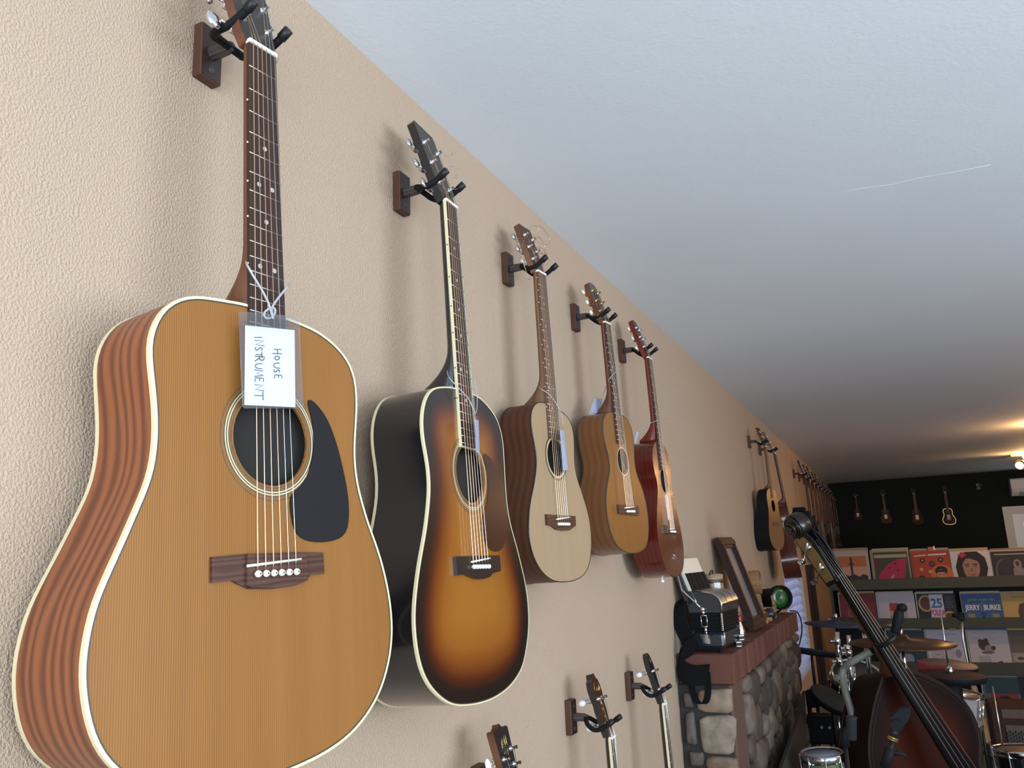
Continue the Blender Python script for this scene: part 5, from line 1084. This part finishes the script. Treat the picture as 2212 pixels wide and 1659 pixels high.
# track lamp
P = at_y(2199, 1007, 11.0)
tk = thing('track_lamp', 'glowing warm track lamp under the ceiling at the right edge', 'lamp', (P.x, 11.0, ZC))
b = MB(); b.box((.25, 0, -.02), (.62, .035, .03), bev=.004); b.build('track', M['steel'], tk)
b = MB(); b.tube([V(.06, 0, -.03), V(.07, 0, -.10)], .012, 8); b.build('stem', M['steel'], tk)
hd = P-V(P.x, 11.0, ZC)
b = MB(); b.lathe([(.03, .10), (.045, .06), (.062, 0), (.058, .0)], hd+V(.03, .05, .02), V(.45, .85, .1), 18, cap=False); b.build('shade', M['brass'], tk)
b = MB(); b.ell(hd+V(.02, .03, .01), (.042, .042, .042), None, 14, 9); b.build('bulb', mat('lit_bulb', (1, .7, .3), .5, emit=(1, .62, .22), es=16), tk)

# ------------------------------------------------------------------ upright bass
BY = 3.9
N0, N1 = at_y(1811, 1246, BY), at_y(2076, 1659, BY+.02)
bv = (N1-N0).normalized(); c_ = CAM-(N0+N1)/2; w0_ = (c_-bv*c_.dot(bv)).normalized(); u0_ = w0_.cross(bv)
PHI = math.radians(35); bw_ = (w0_*math.cos(PHI)+u0_*math.sin(PHI)).normalized(); bu = bw_.cross(bv)
db = thing('upright_bass', 'dark red upright bass leaning on its stand, scroll before the record rack', 'upright bass', N0)
def B3(u, v, w=0): return bu*u+bv*v+bw_*w
M['bass_top'] = sunburst('bass_varnish', [(0, (.005, .002, .002)), (.3, (.009, .0018, .0012)), (.65, (.020, .0028, .0016)), (1, (.036, .006, .0025))], 0.0, .5, .12); M['bass_side'] = mat('bass_rib', (.012, .0035, .0025), .6, spec=.2)
BH = [(0, .42), (.038, .424), (.065, .445), (.12, .485), (.185, .545), (.245, .615), (.285, .69), (.295, .77), (.275, .86), (.225, .93), (.20, 1.0), (.21, 1.08), (.27, 1.14), (.33, 1.24), (.36, 1.36), (.35, 1.48), (.27, 1.58), (.14, 1.63), (0, 1.64)]
bl_ = smooth_loop([(u*1000, v*1000) for u, v in BH]+[(-u*1000, v*1000) for u, v in BH[1:-1]][::-1], 160, 1)
wt = lambda v: -.055-(v-.41)*.24
mpb = lambda u, v, w=0: B3(u/1000, v/1000, wt(v/1000)+w/1000)
nb_ = nrm2(bl_)
plate('top', bl_, None, lambda u, v: mpb(u, v, 0), M['bass_top'], db, 28)
b = MB(); band(b, bl_, nb_, [(4, -2), (5, 2), (0, 5), (-14, 3), (-16, .5)], mpb, 0, True); b.build('top_edge', M['bass_side'], db)
b = MB(); band(b, bl_, nb_, [(-19, .8), (-21, .8)], mpb); b.build('purfling', M['black_wood'], db)
b = MB(); band(b, bl_, nb_, [(0, 0), (0, -75), (0, -150), (0, -228)], mpb, 0, True); b.build('ribs', M['bass_side'], db)
b = MB(); band(b, bl_, nb_, [(0, -221), (5, -223), (5, -230), (-10, -233)], mpb, 0, True); b.build('back_edge', M['bass_side'], db)
plate('back', bl_[::-1], None, lambda u, v: mpb(u, v, -231), M['bass_side'], db, 0)
for s_ in (-1, 1):      # f-holes
    pts = catmull([V(s_*60, 930, 0), V(s_*75, 925, 0), V(s_*80, 945, 0), V(s_*95, 1010, 0), V(s_*118, 1080, 0), V(s_*125, 1105, 0), V(s_*140, 1100, 0)], 4)
    b = MB(); b.tube([mpb(p.x, p.y, .5) for p in pts], .006, 6); b.build('f_hole', M['hole'], db)
# neck, fingerboard
b = MB(); m_ = 9; rows = [(-.02, .024, .030), (.05, .025, .034), (.30, .030, .040), (.38, .032, .06), (.42, .034, .12), (.44, .034, .16)]; vs = []
for v, h, d in rows:
    for j in range(m_): a = PI*j/(m_-1); vs.append(B3(-math.cos(a)*h, v, -.004-math.sin(a)**.8*d))
b.add(vs, [(i*m_+j, i*m_+j+1, (i+1)*m_+j+1, (i+1)*m_+j) for i in range(len(rows)-1) for j in range(m_-1)], 0, True); b.build('neck', mat('amber_maple_neck', (.10, .033, .008), .35, coat=.3), db)
b = MB(); vs = []; rows = [(0, .0225, .0), (.45, .033, .0), (.93, .046, .004)]
for v, h, w in rows:
    for j in range(7): q = -1+2*j/6; vs.append(B3(q*h, v, w+.016-.009*q*q))
    vs += [B3(h, v, w-.006), B3(-h, v, w-.006)]
b.add(vs, [(i*9+j, i*9+(j+1) % 9, (i+1)*9+(j+1) % 9, (i+1)*9+j) for i in range(2) for j in range(9)]+[tuple(18+j for j in range(9)), tuple(range(9))[::-1]], 0, True); b.build('fingerboard', mat('ebony_fingerboard', (.005, .0045, .005), .6, spec=.15), db)
b = MB(); b.prism([(-.023, -.006), (.023, -.006), (.023, .004), (-.023, .004)], lambda u, v: B3(u, v, 0), lambda u, v: B3(u, v, .022)); b.build('nut', M['black_wood'], db)
for i in range(4):
    a, c = -.0165+.011*i, -.040+.0267*i
    b = MB(); b.tube([B3(-.012+.008*i, -.12-.03*i, .008), B3(a, 0, .025), B3(c, 1.06, .036)], .0018-.0002*i, 5); b.build('string', M['bass_string'], db)
b = MB(); b.prism([(-.075, -.21), (.075, -.21), (.05, -.08), (.05, .02), (0, .034), (-.05, .02), (-.05, -.08)], lambda u, w: B3(u, 1.055, w), lambda u, w: B3(u, 1.072, w)); b.build('bridge', M['ltwood'], db)
# pegbox: two cheeks, tan plates, scroll
FR = [(.015, .012), (-.05, .020), (-.12, .028), (-.18, .024), (-.225, .002)]; BK = [(-.245, -.095), (-.19, -.090), (-.12, -.084), (-.05, -.080), (.02, -.070)]
prof = [tuple(p[:2]) for p in catmull([(*p, 0) for p in FR], 4)]+[tuple(p[:2]) for p in catmull([(*p, 0) for p in BK], 4)]
for s_ in (-1, 1):
    b = MB(); b.prism(prof[::s_], lambda v, w: B3(s_*.018, v, w), lambda v, w: B3(s_*.028, v, w)); ck = b.build('pegbox_cheek', M['black_p'], db)
    pc = [(.0, .000), (-.06, .004), (-.12, .006), (-.18, -.004), (-.215, -.018), (-.225, -.084), (-.18, -.080), (-.12, -.074), (-.05, -.070), (.0, -.062)]
    b = MB(); b.prism([(v, w) for v, w in pc][::s_], lambda v, w: B3(s_*.028, v, w), lambda v, w: B3(s_*.0305, v, w)); b.build('side_plate', mat('tan_brass_plate', (.30, .19, .07), .4, .35), ck)
b = MB(); b.prism([(.015, -.050), (-.235, -.070), (-.24, -.093), (.02, -.068)], lambda v, w: B3(-.018, v, w), lambda v, w: B3(.018, v, w)); b.build('pegbox_back', M['black_p'], db)
sc = (-.272, -.052); b = MB()
for (r, h) in ((.058, .024), (.044, .036), (.030, .046), (.016, .054)): b.lathe([(r*.96, -h), (r, -h+.004), (r, h-.004), (r*.96, h)], B3(0, sc[0], sc[1]), bu, 28)
for s_ in (-1, 1):
    b.tube([B3(s_*(.028+.028*i/40), sc[0]+math.cos(i/40*4.2*PI)*(.055-.043*i/40), sc[1]+math.sin(i/40*4.2*PI)*(.055-.043*i/40)) for i in range(41)], .005, 6)
b.build('scroll', mat('dark_scroll', (.016, .011, .010), .32, coat=.3), db)
for i, (v, s_) in enumerate(((-.165, -1), (-.065, -1), (-.13, 1), (-.04, 1))):
    b = MB(); b.lathe([(.012, 0), (.012, .006), (.006, .008), (.006, .012)], B3(s_*.030, v, -.02), bu*s_, 12)
    e = B3(s_*.040, v+.03, -.085); b.tube([B3(s_*.038, v-.02, -.005), B3(s_*.040, v+.012, -.045), e], [.005, .0045, .004], 7); 
    tn = b.build('tuning_machine', M['chrome'], db)
    d = B3(s_*.3, .35, -.9).normalized(); q = d.cross(bu).normalized()
    b = MB(); b.ell(e+d*.012, (.010, .010, .010), None, 8, 6); b.box(e+d*.028, (.012, .034, .022), Matrix((d, bu, q)).transposed().to_3x3() if True else None, bev=.004); b.build('key', M['arm'] if i % 2 else M['chrome'], tn)
# stand behind the bass: bent grey tube
def px_path(L, y): return [at_y(px, py, y) for px, py in L]
bs = thing('bass_stand', 'bent grey tubular bass stand arm reaching to the bass neck', 'stand', at_y(1840, 1530, BY+.12)*1.0)
o_ = bs.location.copy(); M['greytube'] = mat('grey_green_tube', (.15, .15, .125), .45)
P = catmull(px_path([(1888, 1404), (1862, 1418), (1838, 1431)], BY+.06)+px_path([(1824, 1443), (1818, 1460)], BY+.08)+px_path([(1825, 1492), (1836, 1528), (1842, 1556)], BY+.10), 4)
b = MB(); b.tube(P, .0155, 12); rel(b, o_).build('tube', M['greytube'], bs)
Q = P[-1]; b = MB(); b.tube([Q, V(Q.x+.03, Q.y+.02, .45), V(Q.x+.05, Q.y+.02, .02)], .018, 10); rel(b, o_).build('pole', M['black_p'], bs)
for k_ in range(3):
    a = 2*PI*k_/3+.4; b = MB(); b.tube([V(Q.x+.05, Q.y+.02, .10), V(Q.x+.05+.25*math.cos(a), Q.y+.02+.25*math.sin(a), .012)], .012, 8); rel(b, o_).build('leg', M['black_p'], bs)
kp = at_y(1811, 1463, BY+.08); b = MB(); b.lathe([(.008, -.03), (.008, 0), (.014, .004), (.014, .02)], kp, V(-.5, -.86, 0), 10); rel(b, o_).build('knob', M['greytube'], bs)
e_ = at_y(1892, 1402, BY+.05); b = MB(); b.tube([e_+V(-.02, 0, -.01), e_+V(.045, 0, .03)], [.0145, .011], 10); rel(b, o_).build('rubber_end', M['black_m'], bs)
# clip-on microphone on the bass neck
cmn = thing('clip_microphone', 'black microphone on a short arm clipped to the bass fingerboard', 'microphone', at_y(1937, 1345, BY-.12)); o_ = cmn.location.copy()
A_, B_ = at_y(1934, 1368, BY-.12), at_y(1943, 1318, BY-.12); d = (B_-A_)
b = MB(); b.lathe([(.014, 0), (.019, .006), (.019, d.length-.01), (.014, d.length)], A_, d, 16); rel(b, o_).build('body', M['black_m'], cmn)
b = MB(); b.ell(B_+d*.10+V(.008, 0, 0), (.021, .021, .018)); rel(b, o_).build('head', M['black_m'], cmn)
b = MB(); b.tube(px_path([(1933, 1374), (1922, 1386), (1908, 1394)], BY-.10)+[at_y(1893, 1392, BY-.03)], [.012, .011, .010, .012], 10); rel(b, o_).build('arm', M['black_p'], cmn)
# microphone stands
MY = 3.0
s1 = thing('microphone_stand', 'upright microphone stand with grey barrel clip, left of the bass body', 'microphone stand', (at_y(1829, 1650, MY).x, MY, 0), group='microphone stands'); o_ = s1.location.copy()
b = MB(); A_, B_ = at_y(1839, 1598, MY), at_y(1839, 1556, MY); b.lathe([(.014, 0), (.0165, .003), (.0165, .062), (.018, .072), (.014, .073)], A_, (B_-A_), 16); rel(b, o_).build('clip', mat('grey_rubber', (.022, .026, .030), .6, spec=.15), s1)
b = MB(); b.tube([at_y(1826, 1612, MY), at_y(1826, 1590, MY), at_y(1829, 1577, MY), at_y(1838, 1574, MY)], [.014, .014, .012, .010], 10); rel(b, o_).build('swivel', M['black_m'], s1)
T_ = at_y(1826, 1612, MY); b = MB(); b.tube([T_, V(o_.x, MY, .10)], .007, 10); rel(b, o_).build('pole', M['black_p'], s1)
for k_ in range(3): a = 2*PI*k_/3; b = MB(); b.tube([V(o_.x, MY, .12), V(o_.x+.17*math.cos(a), MY+.17*math.sin(a), .012)], .008, 8); rel(b, o_).build('leg', M['black_p'], s1)
bt_ = at_y(1850, 1659, MY); E0, E1 = at_y(1933, 1572, MY-.1), at_y(1908, 1659, MY-.1); dd = (E1-E0).normalized()
E2 = E0+dd*.42; s2 = thing('microphone_stand', 'boom microphone stand with wide black clip in front of the red bass', 'microphone stand', (E2.x, E2.y, 0), group='microphone stands'); o_ = s2.location.copy()
cw_ = at_y(1944, 1545, MY-.1); b = MB(); ax_ = (at_y(1965, 1533, MY-.1)-at_y(1925, 1553, MY-.1)).normalized()
b.prism([(-.030, -.008), (-.022, -.026), (.018, -.026), (.034, -.010), (.036, .012), (.0, .020), (-.028, .010)], lambda a, h: cw_+ax_*a+V(0, -.022, 0)+V(0, 0, h), lambda a, h: cw_+ax_*a+V(0, .022, 0)+V(0, 0, h)); rel(b, o_).build('clip', mat('dark_grey_clip', (.010, .012, .016), .6, spec=.12), s2)
b = MB(); b.tube([cw_+V(0, 0, -.02), at_y(1938, 1568, MY-.1), at_y(1933, 1578, MY-.1)], [.014, .013, .014], 12); b.lathe([(.017, -.012), (.017, .012)], at_y(1937, 1566, MY-.12), V(0, 1, 0), 14); rel(b, o_).build('swivel', M['black_m'], s2)
b = MB(); b.tube([E0, at_y(1930, 1592, MY-.1)], .0145, 12); rel(b, o_).build('collar', M['black_p'], s2)
b = MB(); b.lathe([(.0155, 0), (.0155, .004)], at_y(1930, 1591, MY-.1), dd, 14); b.lathe([(.0155, .007), (.0155, .010)], at_y(1930, 1591, MY-.1), dd, 14); rel(b, o_).build('brass_ring', M['brass'], s2)
b = MB(); b.tube([at_y(1929, 1597, MY-.1), E2], .0085, 10); rel(b, o_).build('boom', M['black_p'], s2)
g_ = at_y(1920, 1628, MY-.1); b = MB(); b.tube([g_-dd*.018, g_+dd*.045], .0155, 14); b.tube([g_, g_+V(.028, 0, .004), g_+V(.05, 0, -.006)], [.010, .008, .004], 8); rel(b, o_).build('clutch', M['black_m'], s2)
b = MB(); b.tube([E2, V(E2.x, E2.y, .08)], .010, 10); rel(b, o_).build('pole', M['black_p'], s2)
for k_ in range(3): a = 2*PI*k_/3+.5; b = MB(); b.tube([V(E2.x, E2.y, .10), V(E2.x+.17*math.cos(a), E2.y+.17*math.sin(a), .012)], .008, 8); rel(b, o_).build('leg', M['black_p'], s2)

# ------------------------------------------------------------------ drums and cymbals
M['cym'] = mat('dark_bronze_cymbal', (.10, .05, .028), .4, .8, bump=(120, .15, .001)); M['cymb'] = mat('dark_cymbal', (.05, .05, .06), .35, .6); M['blue_rub'] = mat('blue_grey_rubber', (.03, .036, .07), .5, spec=.2)
M['pad'] = mat('pad_rubber', (.05, .03, .026), .7, spec=.1); M['head'] = mat('drum_head', (.50, .42, .38), .5); M['wshell'] = mat('white_shell', (.34, .31, .31), .3, coat=.4); M['gsh'] = mat('green_sparkle', (.12, .16, .07), .3, .3, coat=.5)
def disc(name, label, cat, c, R_, tilt, m, group=None, kind='cymbal', stand=True, under=None, sm=None):
    r = thing(name, label, cat, c, tilt, group)
    b = MB()
    if kind == 'cymbal': b.lathe([(.001, R_*.16), (R_*.10, R_*.15), (R_*.17, R_*.07), (R_*.6, R_*.025), (R_, -.004), (R_, -.007), (R_*.6, R_*.02), (R_*.17, R_*.06), (.001, R_*.14)], n=40, cap=False); b.build('plate', m, r)
    else:
        b.lathe([(.001, .012), (R_*.94, .010), (R_, .002)], n=36, cap=False); b.build('pad_top', m, r)
        b = MB(); b.lathe([(R_, .002), (R_*1.01, -.012), (R_*.94, -.028), (.001, -.032)], n=36, cap=False); b.build('pad_rim', under or M['black_m'], r)
    if kind == 'cymbal': b = MB(); b.lathe([(.009, R_*.16), (.014, R_*.16+.004), (.012, R_*.16+.022), (.005, R_*.16+.03)], n=10); b.build('wing_nut', M['chrome'], r)
    if stand:
        inv_ = Euler(tilt).to_matrix().inverted(); e = inv_ @ V(0, 0, -c.z+.22); b = MB(); b.tube([V(0, 0, .0), inv_ @ V(0, 0, -.1), e], [.007, .010, .012], 10); b.build('pole', sm or M['chrome'], r)
        for k_ in range(3): a = 2*PI*k_/3+.3; b = MB(); b.tube([inv_ @ V(0, 0, -c.z+.30), inv_ @ V(.17*math.cos(a), .17*math.sin(a), -c.z+.012)], .010, 8); b.build('leg', sm or M['chrome'], r)
    return r
disc('cymbal', 'blue grey cymbal seen edge-on, left of the bass neck', 'cymbal', at_y(1806, 1347, 5.75), .195, (.02, .06, 0), M['blue_rub'], 'cymbals of the drum kit')
disc('cymbal', 'dark cymbal seen edge-on behind the bass neck above the blue one', 'cymbal', at_y(1868, 1341, 6.3), .24, (.02, .09, 0), M['cymb'], 'cymbals of the drum kit')
disc('cymbal', 'large brown bronze cymbal right of the bass neck', 'cymbal', at_y(1948, 1388, 4.7), .25, (.03, .02, 0), M['cym'], 'cymbals of the drum kit')
hh_ = disc('cymbal_pad', 'broad brown rubber cymbal pad with black rim before the white snare', 'drum pad', at_y(2053, 1459, 5.1), .170, (.0, .035, 0), M['pad'], None, 'pad', True, M['black_m'])
b = MB(); b.tube([V(-.005, 0, .01), V(-.012, 0, .33)], .004, 6); b.build('rod', M['chrome'], hh_)
b = MB(); b.lathe([(.02, .012), (.024, .02), (.014, .045), (.008, .05)], n=12); b.build('clutch', M['chrome'], hh_)
b = MB(); b.lathe([(.042, -.16), (.05, -.15), (.05, -.04), (.042, -.032)], n=16); b.build('sensor_housing', M['black_m'], hh_)
disc('cymbal_pad', 'tan cymbal pad tilted behind the broad brown pad', 'drum pad', at_y(2050, 1436, 5.5), .150, (.04, .10, 0), mat('tan_pad', (.16, .09, .065), .55), None, 'pad', True)
rf = thing('red_cloth', 'bright red felt wedge lying between the two cymbal pads', 'cloth', at_y(2004, 1441, 5.3)); b = MB(); b.prism([(-.05, -.025), (.12, .0), (.03, .006), (-.05, .035)], lambda a, h: V(a, -.04, h), lambda a, h: V(a, .06, h)); b.build('felt', mat('red_felt', (.13, .005, .008), .8), rf)
def drum(name, label, c, R_, H, tilt, shell, head, group=None, lugs=8, hoop=None):
    r = thing(name, label, 'drum', c, tilt, group); hoop = hoop or M['chrome']
    b = MB(); b.lathe([(R_, -H), (R_, 0)], n=36, cap=False); b.build('shell', shell, r)
    b = MB(); b.lathe([(.001, .006), (R_*.97, .006), (R_, .0)], n=36, cap=False); b.build('drum_head', head, r)
    b = MB(); b.lathe([(R_, -H), (.001, -H-.004)], n=36, cap=False); b.build('bottom_head', head, r)
    for z in (0, -H):
        b = MB(); b.lathe([(R_+.002, z-.016), (R_+.010, z-.016), (R_+.010, z+.014), (R_+.003, z+.016), (R_-.004, z+.010)], n=36, cap=False); b.build('hoop', hoop, r)
    for i in range(lugs):
        a = 2*PI*i/lugs+.2; d = V(math.cos(a), math.sin(a), 0); b = MB()
        b.lathe([(.003, -.006), (.008, .0), (.010, .02), (.007, .035), (.010, .05), (.008, .07), (.003, .076)], d*(R_+.012)+V(0, 0, -H*.5-.035), n=8); b.tube([d*(R_+.010)+V(0, 0, .012), d*(R_+.010)+V(0, 0, -H-.012)], .003, 6); b.build('lug', hoop, r)
    inv_ = Euler(tilt).to_matrix().inverted()
    for k_ in range(3):
        a = 2*PI*k_/3+.5; d = V(math.cos(a), math.sin(a), 0)*(R_+.02); b = MB(); p0 = d+V(0, 0, -H*.55); wz = (Euler(tilt).to_matrix() @ p0).z+c.z; b.tube([p0, p0+inv_ @ V(0, 0, -wz+.01)], .008, 8); b.build('leg', M['chrome'] if k_ else M['black_p'], r)
    return r
drum('snare_drum', 'white snare drum with chrome lugs under the cymbal pads', at_y(2046, 1492, 5.6), .178, .17, (-.06, .16, 0), M['wshell'], mat('brown_head', (.16, .08, .06), .5))
drum('rack_tom', 'chrome hooped tom with blue reflections beside the bass shoulder', at_y(1852, 1462, 5.2), .135, .16, (.5, .25, 0), mat('smoky_shell', (.09, .09, .12), .18, .9), mat('smoky_head', (.05, .045, .05), .3), 'toms of the drum kit')
drum('green_tom', 'small green drum with chrome hoop low beside the hearth board', at_y(1776, 1632, 3.85), .081, .17, (.05, -.05, 0), M['gsh'], mat('head_reflection', (.36, .38, .50), .25), 'toms of the drum kit')  # pale blue reflection is put into the head's colour
drum('floor_tom', 'black floor tom with brown head at the lower right corner', at_y(2212, 1622, 4.7), .125, .26, (-.05, -.03, 0), M['black'], mat('amber_head', (.26, .13, .06), .4), 'toms of the drum kit')
disc('drum_pad', 'dark round practice pad in front of the window blind', 'drum pad', at_y(1752, 1405, 5.95), .165, (-.12, .14, 0), M['blue_rub'], 'electronic drum pads', 'pad', True, M['black_m'], M['black_p'])
disc('drum_pad', 'round grey pad with black rim tilted steeply towards the bass', 'drum pad', at_y(1796, 1509, 4.85), .112, (.20, .55, 0), mat('grey_pad', (.04, .032, .03), .7, spec=.1), 'electronic drum pads', 'pad', True, M['black_m'], M['black_p'])
disc('drum_pad', 'small blue pad behind the bent grey stand arm', 'drum pad', at_y(1815, 1502, 5.9), .10, (.1, .1, 0), mat('blue_pad', (.05, .07, .22), .5), 'electronic drum pads', 'pad', True, M['black_m'], M['black_p'])
er = thing('drum_rack', 'black electronic drum rack with boxy module, behind the hearth board', 'drum rack', V(.34, 5.62, 0)); o_ = er.location.copy()
def rbar(a, c, r=.014): b = MB(); b.tube([a-o_, c-o_], r, 10); return b.build('tube', M['black_p'], er)
A_, B_ = at_y(1745, 1500, 5.62), at_y(1822, 1560, 5.62)
rbar(V(A_.x, 5.62, 0.01), V(A_.x, 5.62, A_.z+.02)); rbar(V(B_.x, 5.62, 0.01), V(B_.x, 5.62, B_.z+.10)); rbar(V(A_.x, 5.62, A_.z-.12), V(B_.x, 5.62, A_.z-.12)); rbar(V(A_.x, 5.62, A_.z-.36), V(B_.x, 5.62, A_.z-.36))
b = MB(); b.box(((A_.x+B_.x)/2, 5.56, A_.z-.19), (.24, .08, .16), bev=.012); rel(b, o_).build('module', M['black_m'], er)
for i in range(4): b = MB(); b.lathe([(.010, 0), (.009, .012)], V(A_.x+.07+.045*i, 5.52, A_.z-.17), V(0, -1, 0), 10); rel(b, o_).build('knob', M['steel'], er)
b = MB(); b.box((A_.x+.03, 5.60, A_.z-.02), (.08, .07, .10), bev=.01); rel(b, o_).build('clamp_block', M['black_m'], er)
# chrome hardware between the cymbals
cs = thing('tom_holder', 'chrome drum hardware post with clamps left of the bass neck', 'stand', V(at_y(1815, 1450, 5.0).x, 5.0, 0)); o_ = cs.location.copy()
def post(pts, r, nm='post'): b = MB(); b.tube([at_y(*p, 5.0)-o_ for p in pts], r, 10); return b.build(nm, M['chrome'], cs)
post([(1808, 1365), (1811, 1410), (1817, 1450)], .013); post([(1833, 1372), (1835, 1402)], .012); post([(1868, 1363), (1876, 1420), (1882, 1470)], .009); post([(1864, 1366), (1872, 1425), (1878, 1470)], .006)
for p in ((1808, 1385), (1812, 1428), (1830, 1400), (1833, 1410)): b = MB(); b.lathe([(.016, -.018), (.022, -.010), (.022, .010), (.016, .018)], at_y(*p, 5.0)-o_, V(.1, 0, 1), 12); b.lathe([(.007, 0), (.009, .03), (.012, .034), (.012, .042)], at_y(*p, 5.0)-o_, V(-.8, -.5, 0), 8); b.build('clamp', M['chrome'], cs)
b = MB(); b.box(at_y(1869, 1357, 5.0)-o_, (.055, .03, .028), bev=.006); b.box(at_y(1859, 1357, 5.0)-o_, (.02, .035, .02), bev=.004); b.build('clamp', M['blue_rub'], cs)
Q = at_y(1825, 1460, 5.0)-o_; post([(1817, 1450), (1828, 1470)], .012); b = MB(); b.tube([Q+V(0, 0, .06), V(Q.x, 0, .02)], .014, 10); b.build('post', M['chrome'], cs)
for (p0, p1) in (((1835, 1402), (1838, 1500)), ((1843, 1440), (1848, 1510))): post([p0, p1], .011)
# microphone on a tall thin stand
mt = thing('overhead_microphone', 'small black overhead microphone on a thin chrome stand before the racks', 'microphone', V(at_y(2095, 1440, 6.0).x, 6.0, 0)); o_ = mt.location.copy()
b = MB(); b.tube([at_y(2078, 1342, 6.0)-o_, at_y(2080, 1380, 6.0)-o_, at_y(2092, 1440, 6.0)-o_, V(0, 0, .02)], .0075, 8); b.build('pole', M['steel'], mt)
b = MB(); P = at_y(2076, 1332, 6.0)-o_; b.box(P, (.040, .03, .052), Matrix.Rotation(.2, 3, 'Y'), bev=.008); b.tube([P+V(-.05, 0, .012), P], [.012, .016], 8); b.build('capsule', M['black_m'], mt)
for k_ in range(3): a = 2*PI*k_/3; b = MB(); b.tube([V(0, 0, .2), V(.25*math.cos(a), .25*math.sin(a), .012)], .008, 8); b.build('leg', M['black_p'], mt)
# tan board behind the snare
P0, P1, P2 = at_y(2103, 1470, 6.1), at_y(2117, 1478, 6.1), at_y(2131, 1560, 6.1)
tb_ = thing('wooden_board', 'tan wooden board standing upright behind the white snare', 'board', V(P0.x, 6.1, 0)); w_ = P2.x-P0.x
b = MB(); b.prism([(-.01, .22), (w_, .24), (w_-.03, P1.z-.02), (w_-.05, P1.z), (-.02, P1.z+.03)], lambda a, z: V(a, 0, z), lambda a, z: V(a+.01, .02, z)); b.build('panel', mat('tan_wood', (.30, .17, .08), .5), tb_)
b = MB(); b.box((w_*.5, .012, .11), (.03, .03, .22)); b.build('foot', M['black_m'], tb_)
# brown amplifier
A_ = at_y(2136, 1530, 6.5); am = thing('guitar_amplifier', 'brown tweed guitar amplifier with dark slotted grille at the right edge', 'amplifier', V(A_.x, 6.5, 0)); aw, ah = .55, A_.z+.02
M['tweed'] = mat('brown_tweed', (.055, .028, .02), .8, spec=.1, bump=(300, .3, .001)); M['gold'] = mat('gold_fret', (.09, .05, .028), .6, bump=(60, .6, .003))
b = MB(); b.box((aw/2, .15, ah/2), (aw, .30, ah), bev=.012); b.build('cabinet', M['tweed'], am)
b = MB(); b.box((aw/2+.02, -.002, ah-.05), (aw-.10, .008, .055)); b.build('fret_band', M['gold'], am)
b = MB(); b.box((aw/2+.02, -.002, (ah-.12)/2+.02), (aw-.12, .010, ah-.16)); gr = b.build('grille_cloth', mat('grille_cloth', (.09, .07, .062), .7), am)
b = MB()
for i in range(26):
    for j in range(9):
        z = .05+j*(ah-.20)/9+(.5 if i % 2 else 0)*(ah-.2)/9; b.box((.085+i*(aw-.14)/26, -.0075, z), (.0105, .003, (ah-.2)/9*.75), Matrix.Rotation(.18, 3, 'Y'))
b.build('grille_slots', M['hole'], am, kind='stuff')
b = MB()
for x in (.05, aw-.05): b.lathe([(.02, 0), (.02, .004)], (x, .05, -.0), n=8)
b.build('foot', M['black_m'], am)
sr = thing('drum_stick', 'thin pale drum stick leaning before the brown amplifier', 'drum stick', at_y(2166, 1612, 4.66)); o_ = sr.location.copy(); b = MB(); A_, B_ = at_y(2166, 1613, 4.66), at_y(2144, 1482, 4.72); b.tube([A_-o_, B_-o_], [.005, .0035], 8); b.build('shaft', M['steel'], sr)
